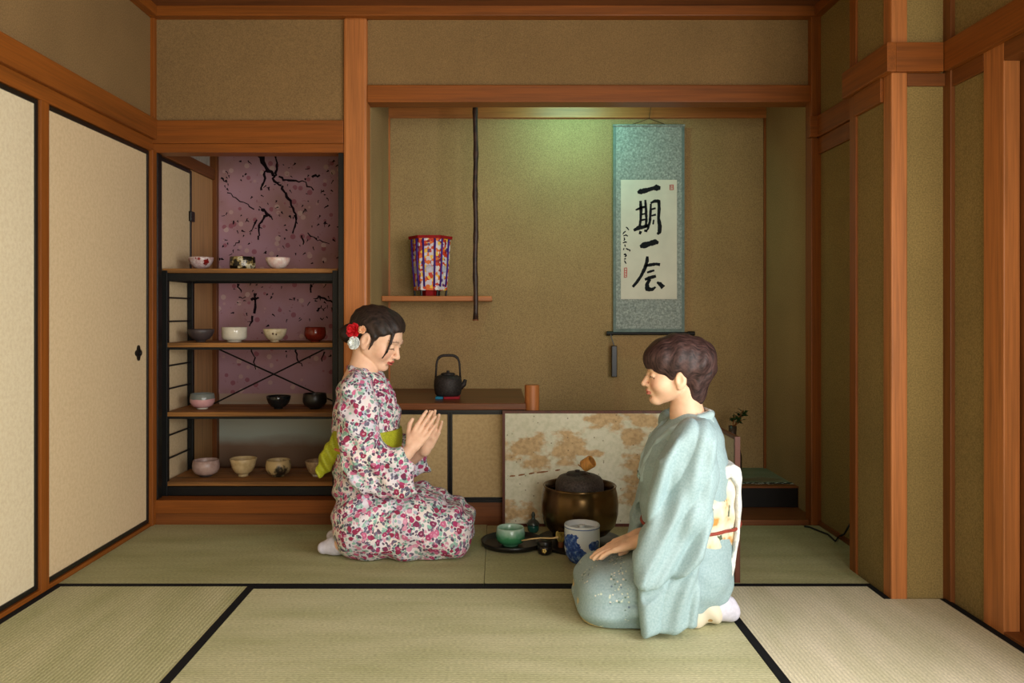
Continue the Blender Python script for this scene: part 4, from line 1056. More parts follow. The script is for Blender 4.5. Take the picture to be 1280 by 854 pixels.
def hand(F, wrist, d, n, th, s=1., curl=(.15, .2, .2), k=.004, thumb=(.5, 1.)):
    w = A3(wrist); d = A3(d); d /= np.linalg.norm(d); n = A3(n); n -= d*(n@d); n /= np.linalg.norm(n); th = A3(th); th -= d*(th@d)+n*(th@n); th /= np.linalg.norm(th)
    F.cap(w-d*.02*s, w+d*.015*s, .022*s, .021*s, 1, .01)
    offs = (.030, .0105, -.0105, -.030); L = (.072, .080, .074, .058); kn = (.088, .092, .088, .080)
    for o, l, kk in zip(offs, L, kn):
        a = w+d*.012*s+th*o*.55*s; b = w+d*kk*s+th*o*s
        F.cap(a, b, .0145*s, .0105*s, 1, .008)
    F.cap(w+d*.05*s-th*.012*s, w+d*.05*s+th*.012*s, .015*s, .015*s, 1, .008)
    for i, (o, l, kk) in enumerate(zip(offs, L, kn)):
        p = w+d*kk*s+th*o*s; ang = 0; r = .0088*s*(.86 if i == 3 else 1)
        sp_ = o*.9
        for j, (f, c) in enumerate(zip((.45, .30, .25), curl)):
            ang += c*(1+.15*i); dd = d*math.cos(ang)+n*math.sin(ang)+th*sp_*.9; dd /= np.linalg.norm(dd)
            q = p+dd*l*f*s; F.cap(p, q, r*(1-.08*j), r*(1-.08*(j+1)), 1, .0025); p = q
    b0 = w+d*.018*s+th*.020*s; b1 = w+d*.05*s+th*.046*s+n*.012*s*thumb[1]; b2 = w+d*.078*s+th*(.056*s+.01*thumb[0]*s)+n*.018*s*thumb[1]; b3 = w+d*.100*s+th*(.056*s+.014*thumb[0]*s)+n*.02*s*thumb[1]
    F.cap(b0, b1, .015*s, .0115*s, 1, .010); F.cap(b1, b2, .0108*s, .0095*s, 1, .004); F.cap(b2, b3, .0095*s, .0075*s, 1, .003)

def head(F, O, R, s, kind):
    kz_ = .016 if kind == 'y' else 0.
    O = A3(O); r = .2*s; q = F.sl(O-r, O+r); x, y, z = F.xyz(q)
    px_, py_, pz_ = (x-O[0])/s, (y-O[1])/s, (z-O[2])/s
    lx = R[0, 0]*px_+R[1, 0]*py_+R[2, 0]*pz_; ly = R[0, 1]*px_+R[1, 1]*py_+R[2, 1]*pz_; lz = R[0, 2]*px_+R[1, 2]*py_+R[2, 2]*pz_
    al = np.abs(ly)
    def el(c, rr):
        u, v, w_ = (lx-c[0])/rr[0], (ly-c[1])/rr[1], (lz-c[2])/rr[2]; k0 = np.sqrt(u*u+v*v+w_*w_); k1 = np.sqrt((u/rr[0])**2+(v/rr[1])**2+(w_/rr[2])**2)+1e-6; return k0*(k0-1)/k1
    def elm(c, rr):
        u, v, w_ = (lx-c[0])/rr[0], (al-c[1])/rr[1], (lz-c[2])/rr[2]; k0 = np.sqrt(u*u+v*v+w_*w_); k1 = np.sqrt((u/rr[0])**2+(v/rr[1])**2+(w_/rr[2])**2)+1e-6; return k0*(k0-1)/k1
    def cp(a, b, ra, rb, mir=False):
        Y_ = al if mir else ly; ab = np.array(b)-np.array(a); L = (ab**2).sum()
        t = np.clip(((lx-a[0])*ab[0]+(Y_-a[1])*ab[1]+(lz-a[2])*ab[2])/L, 0, 1)
        return np.sqrt((lx-a[0]-t*ab[0])**2+(Y_-a[1]-t*ab[1])**2+(lz-a[2]-t*ab[2])**2)-(ra+(rb-ra)*t)
    D = el((-.012, 0, .045-kz_*.8), (.092, .074, .086-kz_))
    D = smin(D, el((.030, 0, -.010), (.062, .060, .082)), .03)
    D = smin(D, cp((.000, .045, -.050), (.062, .010, -.088), .022, .018, True), .03)
    D = smin(D, el((.070, 0, -.090), (.021, .022, .017)), .014)          # chin
    D = smin(D, elm((.055, .036, -.034), (.030, .028, .028)), .02)        # cheeks
    D = smin(D, elm((.078, .024, .020), (.014, .026, .010)), .012)        # brow
    D = smax(D, -elm((.102, .032, -.002), (.014, .018, .012)), .012)      # eye sockets
    D = smin(D, elm((.0785, .031, -.002), (.0115, .0145, .0105)), .004)   # lids
    D = smin(D, cp((.087, 0, .004), (.108, 0, -.030), .0065, .0085), .010) # nose bridge
    D = smin(D, el((.106, 0, -.033), (.0105, .0105, .009)), .006)
    D = smin(D, elm((.096, .0115, -.036), (.009, .0065, .0065)), .005)
    D = smin(D, el((.082, 0, -.056), (.016, .022, .018)), .012)
    D = smin(D, el((.0955, 0, -.0565), (.0075, .018, .0052)), .004)       # lips
    D = smin(D, el((.0935, 0, -.0665), (.0078, .016, .0058)), .004)
    D = smax(D, -el((.103, 0, -.0612), (.008, .020, .0016)), .003)
    D = smax(D, -el((.092, 0, -.0775), (.010, .018, .005)), .006)
    # ears
    er = elm((-.010, .074, -.018), (.020, .010, .031)); er = smax(er, -elm((-.006, .085, -.014), (.010, .007, .017)), .004)
    D = smin(D, er, .006); D = smin(D, elm((-.004, .073, -.044), (.008, .006, .009)), .006)
    F.V[q] = smin(F.V[q], (D*s).astype(np.float32), .004)
def frame(f, up=(0, 0, 1), roll=0):
    f = A3(f); f /= np.linalg.norm(f); l = np.cross(A3(up), f); l /= np.linalg.norm(l); u = np.cross(f, l)
    return np.stack([f, l, u], 1)
def face_tint(O, R, s, base, lip, brow, open_mouth=False, palm=None):
    base = np.array(lin(base)[:3]); lip = np.array(lin(lip)[:3]); brow = np.array(lin(brow)[:3])
    def fn(co_):
        c = np.tile(base, (len(co_), 1)); L = ((co_-A3(O))/s)@R; x, y, z = L[:, 0], np.abs(L[:, 1]), L[:, 2]
        def mixm(m, col, a): 
            m = np.clip(m*a, 0, 1)[:, None]; c[:] = c*(1-m)+col*m
        inface = (x > .045) & (x < .14) & (z > -.12) & (z < .09)
        # blush
        d = ((x-.07)/.03)**2+((y-.042)/.022)**2+((z+.034)/.02)**2; mixm(np.exp(-d)*inface, np.array(lin((226, 130, 110))[:3]), .35)
        zc = -.0615; d = ((z-zc)/.0105)**2+(y/.021)**2; mixm(((d < 1) & (x > .082) & inface)*1., lip, .85)
        if open_mouth: d = ((z-zc)/.0035)**2+(y/.018)**2; mixm(((d < 1) & inface & (x > .08))*1., np.array(lin((90, 30, 30))[:3]), .8)
        zz = -.004-.006*((y-.031)/.014)**2; mixm(((np.abs(z-zz) < .0024) & (np.abs(y-.031) < .0165) & inface & (x > .06))*1., brow*.5, .9)
        zb = .021+.003*np.cos((y-.03)*90); mixm(((np.abs(z-zb) < .0028) & (np.abs(y-.033) < .020) & inface & (x > .05))*1., brow, .6)
        d = ((z+.0435)/.0022)**2+((y-.008)/.004)**2; mixm(((d < 1) & inface & (x > .09))*1., np.array(lin((120, 60, 50))[:3]), .7)
        return c
    return fn
skin, nt, b = newmat('skin', .48, 0, .35)
at = N(nt, 'ShaderNodeAttribute'); at.attribute_name = 'tint'
f = noise(nt, coords(nt), 40, 4)
nt.links.new(mixc(nt, 1.0, at.outputs['Color'], ramp(nt, f, [(.3, (246,240,238)), (.7, (255,255,255))]), 'MULTIPLY'), b.inputs['Base Color'])
b.inputs['Subsurface Weight'].default_value = .12; b.inputs['Subsurface Radius'].default_value = (.012, .005, .003); b.inputs['Subsurface Scale'].default_value = 1.0
def hairmat(name, c0, c1, rot=(0,0,0)):
    m, nt, b = newmat(name, .5, 0, .28)
    f = noise(nt, coords(nt, (22, 120, 16), rot), 1.6, 4, .6); nt.links.new(ramp(nt, f, [(.35, c0), (.7, c1)]), b.inputs['Base Color'])
    bump(nt, b, f, .5, .003); return m
hair_y = hairmat('hair_dark_brown', (26, 20, 17), (62, 48, 42)); hair_o = hairmat('hair_auburn', (30, 19, 18), (86, 62, 58), (0, .5, 0))
sock_m = plain('tabi_cotton', (214, 212, 226), .85, 0, .2, .03, 60)

# ---------------------------------------------------------------- young woman in floral kimono
YC = 3.47
def S_(px, py, Y=YC): return P(px, py, Y)
young = thing('person', 'young woman kneeling in a floral kimono, palms together, red flower in her dark hair', 'person', (X(480, YC), YC, 0))
sY = 1.15; fwd = (math.cos(math.radians(27))*math.cos(math.radians(13)), -math.sin(math.radians(13)), -math.sin(math.radians(27)))
RY = frame(fwd); OY = A3(S_(499, 448.5, YC-.02))-RY@(np.array([.116, 0, -.033])*sY)
def LY(x, y, z): return OY+RY@(np.array([x, y, z])*sY)
F = Field((X(395, YC), YC-.32, 0), (X(600, YC)+.03, YC+.32, 1.12), .0031)
# hidden core: trunk, folded legs
F.chain([(S_(450, 478), .07), (S_(456, 520), .10), (S_(458, 560), .10), (S_(460, 620), .115)], 1.25, .03)
for dy in (-.1, .1):
    F.chain([(S_(460, 648, YC+dy), .10), (S_(552, 664, YC+dy), .075)], 1, .03); F.chain([(S_(550, 672, YC+dy), .05), (S_(452, 676, YC+dy), .042), (S_(428, 680, YC+dy), .03), (S_(412, 683, YC+dy), .02)], 1, .02)
nk = LY(-.022, 0, -.055); F.chain([(nk, .056), (A3(S_(455, 460)), .056), (A3(S_(450, 482)), .075)], 1, .03)
# arms
F.chain([(S_(450, 490, YC-.17), .055), (S_(450, 570, YC-.20), .046), (S_(497, 579, YC-.18), .037), (S_(513, 562, YC-.15), .024)], 1, .02)
F.chain([(S_(450, 490, YC+.17), .055), (S_(455, 570, YC+.20), .046), (S_(505, 580, YC+.12), .036), (S_(532, 561, YC-.01), .024)], 1, .02)
head(F, OY, RY, sY, 'y')
hand(F, S_(514, 560, YC-.15), A3(S_(539, 521, YC-.12))-A3(S_(514, 560, YC-.15)), (.25, 1, .1), (-.8, .1, .25), 1.02, (.10, .14, .12))
hand(F, S_(533, 559, YC-.01), A3(S_(548, 514, YC-.035))-A3(S_(533, 559, YC-.01)), (-.1, -1, .1), (-.8, -.2, .1), 1.0, (.08, .12, .12))
body_y = sdf_obj('body', F, skin, young, face_tint(OY, RY, sY, (238, 196, 166), (190, 70, 66), (60, 40, 32), True))
del F
# hair
F = Field(OY-.26, OY+.26, .0031)
def local(O, R, s):
    def t(x, y, z):
        a, b_, c_ = (x-O[0])/s, (y-O[1])/s, (z-O[2])/s
        return R[0,0]*a+R[1,0]*b_+R[2,0]*c_, R[0,1]*a+R[1,1]*b_+R[2,1]*c_, R[0,2]*a+R[1,2]*b_+R[2,2]*c_
    return t
tl = local(OY, RY, sY)
def hair_young(x, y, z):
    a, b_, c_ = tl(x, y, z)
    def el(c, r): 
        u, v, w_ = (a-c[0])/r[0], (b_-c[1])/r[1], (c_-c[2])/r[2]; k0 = np.sqrt(u*u+v*v+w_*w_); return k0*(k0-1)/(np.sqrt((u/r[0])**2+(v/r[1])**2+(w_/r[2])**2)+1e-6)
    d = el((-.014, 0, .034), (.104, .084, .082)); d = smin(d, el((-.055, 0, .01), (.068, .066, .07)), .02)
    d = smin(d, el((.01, 0, .055), (.075, .06, .060)), .02)
    zb = np.interp(a, [-.16, -.09, -.06, -.035, -.018, .0, .012, .022, .034, .055, .08, .10], [-.075, -.072, -.065, -.035, .012, .014, -.018, -.014, .018, .036, .060, .072])
    d = smax(d, (zb-c_)*.75, .006)
    d = smin(d, el((-.108, .0, -.040), (.034, .05, .038)), .012)
    d = d+.0016*np.sin(46*(c_*1.2-a*.6)+3*np.sin(30*b_))+.0012*np.sin(170*(c_+.5*a)+60*b_)
    return d*sY
F.put(hair_young, OY-.25, OY+.25)
# loose strand in front of the ear and at the temple
for sd in (-1,):
    F.chain([(LY(.070, sd*.050, .050), .008), (LY(.078, sd*.056, .015), .0055), (LY(.080, sd*.057, -.02), .004), (LY(.074, sd*.056, -.05), .003)], 1, .006)
    F.chain([(LY(.018, sd*.076, .010), .009), (LY(.020, sd*.076, -.02), .005), (LY(.018, sd*.074, -.042), .003)], 1, .006)
sdf_obj('hair', F, hair_y, young)
def flower(c, r, m, name, nrm=(-.25, -1, .1), pet=5, layers=3, ctr=None):
    bm = B(); q = Vector(nrm).normalized().to_track_quat('Z', 'Y').to_matrix().to_4x4()
    for l in range(layers):
        rr = r*(1-.26*l); h = r*.22*l
        for k in range(pet):
            a = 2*PI*k/pet+.5*l; w_ = rr*.52; vs_ = [[] for _ in range(5)]
            for i, t in enumerate((.08, .35, .65, .88, 1.)):
                for j in (-1, -.5, 0, .5, 1):
                    ww = w_*math.sin(min(1, t+.12)*PI*.72)*(1 if i < 4 else .6)
                    p = Vector((rr*t, j*ww, h+r*(.10+.32*t*t*(1+.4*l))-abs(j)*r*.08*(1-t)))
                    vs_[i].append(bm.verts.new(Matrix.Rotation(a, 3, 'Z') @ p))
            for i in range(4):
                for j in range(4): bm.faces.new((vs_[i][j], vs_[i][j+1], vs_[i+1][j+1], vs_[i+1][j]))
    lathe(bm, [(0, r*.1), (r*.2, r*.15), (r*.18, r*.6), (0, r*.72)], 0, 0, 0, 12)
    bmesh.ops.transform(bm, matrix=Matrix.Translation(c) @ q, verts=bm.verts)
    o = mk(name, bm, m, young, smooth=True); md = o.modifiers.new('s', 'SOLIDIFY'); md.thickness = .0012; return o
fl = flower(S_(443, 413.5, YC-.075), .033, plain('red_petal', (206, 16, 30), .6), 'hair_flower'); fl['label'] = 'red hair flower'
fl = flower(S_(443.5, 429, YC-.085), .028, plain('white_petal', (228, 234, 232), .6), 'hair_flower', pet=6); fl['label'] = 'white hair flower'
fl = flower(S_(453.5, 412.5, YC-.10), .018, plain('peach_petal', (238, 186, 146), .6), 'hair_flower'); fl['label'] = 'small peach hair flower'

# kimono
def floral(name='floral_kimono', warm=False):
    m, nt, b = newmat(name, .75, 0, .2)
    v = coords(nt); dn = N(nt, 'ShaderNodeTexNoise'); dn.inputs['Scale'].default_value = 22; dn.inputs['Detail'].default_value = 2; nt.links.new(v, dn.inputs['Vector'])
    mv = N(nt, 'ShaderNodeMix'); mv.data_type = 'VECTOR'; mv.inputs[0].default_value = .03; nt.links.new(v, mv.inputs[4]); nt.links.new(dn.outputs['Color'], mv.inputs[5])
    base = (226, 218, 222)
    c = lin(base)
    n1 = noise(nt, v, 9, 2); c = ramp(nt, n1, [(.35, (214, 208, 220)), (.65, (234, 222, 216))])
    for sc, th, cols, off, pk in ((58, .50, [(0, (140,168,158)), (.3, (104,94,114)), (.5, (160,196,184)), (.7, (126,96,120)), (.85, (186,186,204))], 3.1, .30),
                         (84, .52, [(0, (88,76,94)), (.35, (138,184,168)), (.6, (208,150,170)), (.8, (110,110,130))], 7.7, .38),
                         (38, .44, [(0, (170,62,106)), (.3, (198,106,142)), (.5, (150,52,82)), (.72, (212,146,172)), (.86, (130,54,88))], 0., .36)):
        vo = N(nt, 'ShaderNodeTexVoronoi'); vo.inputs['Scale'].default_value = sc
        ad = N(nt, 'ShaderNodeVectorMath'); ad.operation = 'ADD'; ad.inputs[1].default_value = (off, off*.7, off*.3); nt.links.new(mv.outputs[1], ad.inputs[0]); nt.links.new(ad.outputs[0], vo.inputs['Vector'])
        sp = N(nt, 'ShaderNodeSeparateColor'); nt.links.new(vo.outputs['Color'], sp.inputs[0])
        mk_ = math_(nt, 'MULTIPLY', math_(nt, 'LESS_THAN', vo.outputs['Distance'], th), math_(nt, 'GREATER_THAN', sp.outputs[0], pk))
        cc = ramp(nt, sp.outputs[1], cols, 'CONSTANT')
        if sc == 38:  # darker heart of each bloom
            cc = mixc(nt, math_(nt, 'MULTIPLY', math_(nt, 'LESS_THAN', vo.outputs['Distance'], .13), .55), cc, lin((232, 190, 205)))
        c = mixc(nt, mk_, c, cc)
    nt.links.new(c, b.inputs['Base Color'])
    bump(nt, b, noise(nt, v, 240, 2), .15, .001); return m
kim_y = floral()
cut_floor = lambda z0: (lambda x, y, z: z0-z)
F = Field((X(400, YC), YC-.34, -.01), (X(600, YC)+.04, YC+.36, .86), .0045)
F.chain([(S_(454, 476), .075), (S_(453, 487), .095), (S_(455, 505), .118), (S_(458.5, 530), .138), (S_(457.5, 560), .132), (S_(459, 600), .138), (S_(463, 640), .150)], 1.22, .035)
F.chain([(S_(447, 478, YC-.15), .045), (S_(447, 478, YC+.15), .045)], 1, .03)
F.cap(S_(462, 500), S_(470, 520), .10, .10, 1.1, .03)
for dy in (-.1, 0., .1):
    F.chain([(A3(S_(464, 648, YC))+[0, dy, 0], .148), (A3(S_(520, 650, YC))+[0, dy, 0], .128), (A3(S_(561, 658, YC))+[0, dy, 0], .112)], 1, .04)
    F.chain([(A3(S_(452, 668, YC))+[0, dy, 0], .062), (A3(S_(545, 672, YC))+[0, dy, 0], .062)], 1, .04)
F.put(lambda x, y, z: np.sqrt((x-X(447, YC))**2+((y-YC)/1.4)**2)*1.0-.060+0*z, (X(420, YC), YC-.2, Z(476, YC)), (X(475, YC), YC+.2, 1.0), .02, 'sub')
F.warp(lambda x, y, z: .005*np.sin(34*z+26*x+5*np.sin(9*y))*np.clip((x-X(440, YC))*6, 0, 1)*np.clip((.5-z)*6, 0, 1)+.004*np.sin(52*(x-.6*z)+3*np.sin(14*z))+.003*np.sin(70*z-40*x+8*y))
F.V = np.maximum(F.V, (.004-F.ax[2])[None, None, :])
sdf_obj('kimono', F, kim_y, young)
def poly(lst, Y): return [(X(a, Y), Z(b_, Y)) for a, b_ in lst]
for sd in (-1, 1):
    ys = YC+sd*.205
    F = Field((X(415, YC), min(ys-.11, ys+.11), .15), (X(535, YC), max(ys-.11, ys+.11)+0, .83), .004)
    pl = [(430, 486), (458, 478), (472, 505), (475, 545), (477, 562), (500, 560), (512, 571), (517, 592), (521, 616), (492, 624), (455, 616), (430, 596), (423, 545)]
    if sd > 0: pl = [(a+(6 if a > 500 else 0), b_-(3 if a > 500 else 0)) for a, b_ in pl]
    pw = [(X(a, YC-.2), Z(b_, YC-.2)) for a, b_ in pl]
    F.slab(pw, ys, .036, .03, .02, tfn=lambda x, z: 1+.16*np.sin(42*x+20*z)+.12*np.sin(60*z-14*x))
    F.chain([(A3(S_(447, 488, YC-.2))+[0, (sd+1)*.18, 0], .070), (A3(S_(448, 530, YC-.2))+[0, (sd+1)*.2, 0], .074), (A3(S_(452, 572, YC-.2))+[0, (sd+1)*.2, 0], .066), (A3(S_(500, 577, YC-.2))+[0, (sd+1)*.2-(.04 if sd > 0 else 0), 0], .050)], 1, .03)
    F.warp(lambda x, y, z: .004*np.sin(55*(z+.5*x)+6*np.sin(12*x))+.003*np.sin(80*x-30*z))
    # hollow the cuff so the forearm leaves an open sleeve
    wy = ys+(.02 if sd < 0 else -.03)
    F.cap((X(508, YC-.2), wy, Z(574, YC-.2)), (X(530, YC-.2), wy, Z(556, YC-.2)), .040, .05, 1, .006, 'sub')
    sdf_obj('sleeve', F, kim_y, young)
# collar
def band(F, pts, r, ky=1., k=.01): F.chain([(p, r) for p in pts], ky, k)
F = Field((X(430, YC), YC-.16, .55), (X(505, YC), YC+.16, .83), .0032)
cr = [(437, 460, .0), (442, 460, .045), (454, 463, .078), (468, 469, .080), (480, 479, .060), (489, 494, .035), (494, 515, .010)]
for sd in (-1, 1):
    pts = [A3(S_(a, b_, YC))+[0, sd*c_, 0] for a, b_, c_ in cr]
    for p, q in zip(pts, pts[1:]): F.cap(p, q, .013, .013, 1, .008); F.cap(p-[0, 0, .018], q-[0, 0, .018], .012, .012, 1, .008)
sdf_obj('collar', F, kim_y, young)
# obi, cord and bow
def obimat(name, c, c2, sc=120):
    m, nt, b = newmat(name, .55, 0, .35); f = noise(nt, coords(nt, (1, 1, 3)), sc, 3); nt.links.new(ramp(nt, f, [(.3, c2), (.65, c)]), b.inputs['Base Color']); bump(nt, b, f, .3, .001); return m
obi_m = obimat('chartreuse_obi', (178, 180, 44), (140, 146, 24))
F = Field((X(405, YC), YC-.24, .3), (X(512, YC), YC+.24, .62), .0036)
F.chain([(S_(457.5, 520), .140), (S_(459.5, 545), .1455), (S_(458, 585), .1425)], 1.22, .02)
zt = Z(534.5, YC); zb_ = Z(562, YC)
F.V = np.maximum(F.V, np.maximum((F.ax[2]-zt)[None, None, :], (zb_-F.ax[2])[None, None, :])+0*F.V)
sdf_obj('obi', F, obi_m, young)
bm = B(); pts = []
for k in range(49):
    a = 2*PI*k/48; pts.append((X(459, YC)+.148*math.cos(a), YC+.148*1.22*math.sin(a), Z(558, YC)-.008*math.cos(a)))
tube(bm, pts, .006, 8, False); mk('obi_cord', bm, plain('coral_cord', (226, 130, 96), .6), young, smooth=True)
F = Field((X(396, YC), YC-.18, .25), (X(436, YC), YC+.2, .6), .0036)
F.slab(poly([(431, 536), (424, 536), (412, 552), (402, 570), (401, 584), (405, 592), (414, 588), (426, 572), (433, 556)], YC), YC-.055, .050, .028, .008, tfn=lambda x, z: 1+.28*np.sin(95*x+50*z))
F.slab(poly([(431, 540), (424, 540), (408, 556), (401, 566), (404, 578), (414, 580), (426, 570), (433, 556)], YC), YC+.06, .055, .028, .008, tfn=lambda x, z: 1+.25*np.sin(95*x-50*z))
F.cap(S_(424, 545, YC-.03), S_(424, 556, YC+.03), .03, .03, 1, .012)
F.warp(lambda x, y, z: .0035*np.sin(110*(x+.7*z)+20*y))
sdf_obj('obi_bow', F, obi_m, young)
for dy in (-.085, .09):
    F = Field((X(398, YC), YC+dy-.07, -.01), (X(462, YC), YC+dy+.07, .16), .0032)
    b3 = lambda px, z, d=0: (X(px, YC), YC+dy+d, z)
    F.chain([(b3(456, .062), .044), (b3(440, .050), .041), (b3(424, .042), .036), (b3(410, .032), .026)], 1.05, .02)
    F.V = np.maximum(F.V, (.003-F.ax[2])[None, None, :])
    sdf_obj('tabi_sock', F, sock_m, young)

# ---------------------------------------------------------------- older woman in pale blue kimono
YO = 2.76
def Q(px, py, Y=YO): return P(px, py, Y)
old = thing('person', 'older woman kneeling in a pale blue kimono, short auburn hair, hands on her lap', 'person', (X(830, YO), YO, 0))
sO = .97; RO = frame((-math.cos(math.radians(2)), math.sin(math.radians(3)), -math.sin(math.radians(2))))
OO = A3(Q(802, 480, YO))-RO@(np.array([.116, 0, -.033])*sO)
def LO(x, y, z): return OO+RO@(np.array([x, y, z])*sO)
F = Field((X(700, YO), YO-.30, 0), (X(935, YO), YO+.30, 1.0), .003)
F.chain([(Q(868, 545), .065), (Q(862, 580), .095), (Q(860, 640), .10), (Q(866, 700), .11)], 1.25, .03)
for dy in (-.1, .1):
    F.chain([(A3(Q(866, 716))+[0, dy*.7, 0], .085), (A3(Q(770, 740))+[0, dy*.8, 0], .062)], 1, .03); F.chain([(A3(Q(772, 744))+[0, dy*.8, 0], .045), (A3(Q(870, 742))+[0, dy, 0], .042), (A3(Q(882, 745))+[0, dy, 0], .028), (A3(Q(896, 749))+[0, dy, 0], .018)], 1, .02)
F.chain([(LO(-.034, 0, -.060), .051), (A3(Q(859, 520)), .052), (A3(Q(864, 548)), .075)], 1, .03)
F.chain([(Q(868, 556, YO-.16), .05), (Q(862, 645, YO-.19), .042), (Q(815, 674, YO-.13), .032), (Q(797, 678, YO-.085), .023)], 1, .02)
F.chain([(Q(868, 556, YO+.16), .05), (Q(862, 645, YO+.19), .042), (Q(818, 668, YO+.12), .032), (Q(797, 670, YO+.035), .023)], 1, .02)
head(F, OO, RO, sO, 'o')
hand(F, Q(797, 678, YO-.085), (-1, .18, -.30), (0, 0, -1), (.15, 1, 0), .98, (.08, .12, .15), thumb=(.2, .6))
hand(F, Q(797, 670, YO+.035), (-1, -.25, -.32), (0, 0, -1), (-.25, -1, 0), .98, (.08, .12, .15), thumb=(.2, .6))
sdf_obj('body', F, skin, old, face_tint(OO, RO, sO, (238, 196, 162), (194, 104, 92), (90, 66, 54)))
del F
F = Field(OO-.24, OO+.24, .003); tlo = local(OO, RO, sO)
def hair_old(x, y, z):
    a, b_, c_ = tlo(x, y, z)
    def el(c, r):
        u, v, w_ = (a-c[0])/r[0], (b_-c[1])/r[1], (c_-c[2])/r[2]; k0 = np.sqrt(u*u+v*v+w_*w_); return k0*(k0-1)/(np.sqrt((u/r[0])**2+(v/r[1])**2+(w_/r[2])**2)+1e-6)
    d = el((-.022, 0, .046), (.118, .092, .098)); d = smin(d, el((-.085, 0, .035), (.066, .078, .075)), .03)
    d = smin(d, el((-.070, 0, -.045), (.048, .058, .075)), .03); d = smin(d, el((.045, 0, .055), (.060, .074, .055)), .03)
    zb = np.interp(a, [-.17, -.115, -.09, -.062, -.045, -.036, -.026, -.010, .004, .016, .028, .045, .07, .10], [-.03, -.08, -.120, -.122, -.095, -.055, -.010, .008, .006, -.024, -.028, -.008, .012, .020])
    d = smax(d, (zb-c_)*.8, .005)
    d = d+.0022*np.sin(60*(a*.9+c_*.35)+4*np.sin(20*c_))*np.clip(-a*14+.6, 0, 1)+.0016*np.sin(130*(a+.25*c_)+30*b_)
    return d*sO
F.put(hair_old, OO-.23, OO+.23)
sdf_obj('hair', F, hair_o, old)

# pale blue kimono with a small embroidered spray on the lap
m, nt, b = newmat('pale_blue_silk', .55, 0, .3)
v = coords(nt); f = noise(nt, v, 160, 3); c = ramp(nt, f, [(.3, (144, 170, 174)), (.7, (164, 188, 192))])
vo = N(nt, 'ShaderNodeTexVoronoi'); vo.inputs['Scale'].default_value = 105; nt.links.new(v, vo.inputs['Vector'])
sp = N(nt, 'ShaderNodeSeparateColor'); nt.links.new(vo.outputs['Color'], sp.inputs[0]); sx = N(nt, 'ShaderNodeSeparateXYZ'); nt.links.new(v, sx.inputs[0])
reg_ = math_(nt, 'MULTIPLY', math_(nt, 'LESS_THAN', sx.outputs['X'], -.15), math_(nt, 'GREATER_THAN', noise(nt, v, 11, 2), .5))
mk_ = math_(nt, 'MULTIPLY', math_(nt, 'MULTIPLY', math_(nt, 'LESS_THAN', vo.outputs['Distance'], .38), math_(nt, 'GREATER_THAN', sp.outputs[0], .35)), reg_)
c = mixc(nt, mk_, c, ramp(nt, sp.outputs[1], [(0, (206,216,196)), (.4, (108,134,120)), (.6, (222,222,206)), (.85, (110,130,150))], 'CONSTANT'))
nt.links.new(c, b.inputs['Base Color']); bump(nt, b, f, .12, .001); kim_o = m
F = Field((X(700, YO), YO-.32, -.01), (X(930, YO), YO+.34, .78), .0042)
F.chain([(Q(866, 528), .066), (Q(866, 545), .085), (Q(860, 565), .118), (Q(857, 590), .136), (Q(856, 632), .143), (Q(861, 680), .138), (Q(863, 712), .127)], 1.2, .035)
F.cap(Q(842, 560), Q(826, 590), .07, .065, 1.5, .04)
F.chain([(Q(874, 540, YO-.14), .045), (Q(874, 540, YO+.14), .045)], 1, .03)
for dy in (-.09, 0., .09):
    F.chain([(A3(Q(861, 712))+[0, dy*.8, 0], .122), (A3(Q(812, 728))+[0, dy, 0], .118), (A3(Q(758, 738))+[0, dy, 0], .109)], 1, .04)
    F.chain([(A3(Q(768, 744))+[0, dy, 0], .070), (A3(Q(850, 740))+[0, dy, 0], .070)], 1, .04)
F.put(lambda x, y, z: np.sqrt((x-X(866, YO))**2+((y-YO)/1.2)**2)-.052+0*z, (X(835, YO), YO-.2, Z(530, YO)), (X(890, YO), YO+.2, .9), .02, 'sub')
F.warp(lambda x, y, z: .006*np.sin(48*(z-.2*x)+4*np.sin(16*x+6*y))*np.clip((x-X(868, YO))*12, 0, 1)*np.clip((Z(700, YO)-z)*12, 0, 1)
    + .006*np.sin(70*z-14*x)*np.clip((X(830, YO)-x)*8, 0, 1)*np.clip((.13-z)*12, 0, 1)
    + .003*np.sin(60*(x*.93-z*.35)+2*np.sin(11*z))*np.clip((z-.35)*6, 0, 1)+.001*np.sin(90*z+40*x+12*y))
F.cap(P(728, 748, 2.575), P(760, 758, 2.56), .006, .008, 1, .005, 'sub'); F.cap(P(760, 758, 2.56), P(796, 756, 2.555), .008, .008, 1, .005, 'sub'); F.cap(P(764, 770, 2.58), P(796, 764, 2.56), .006, .006, 1, .005, 'sub')
zc = np.interp(F.ax[0], [X(700, YO), X(838, YO), X(872, YO), X(930, YO)], [.004, .004, .052, .066])
F.V = np.maximum(F.V, (zc[:, None, None]-F.ax[2][None, None, :]).astype(np.float32)+0*F.V)
sdf_obj('kimono', F, kim_o, old)
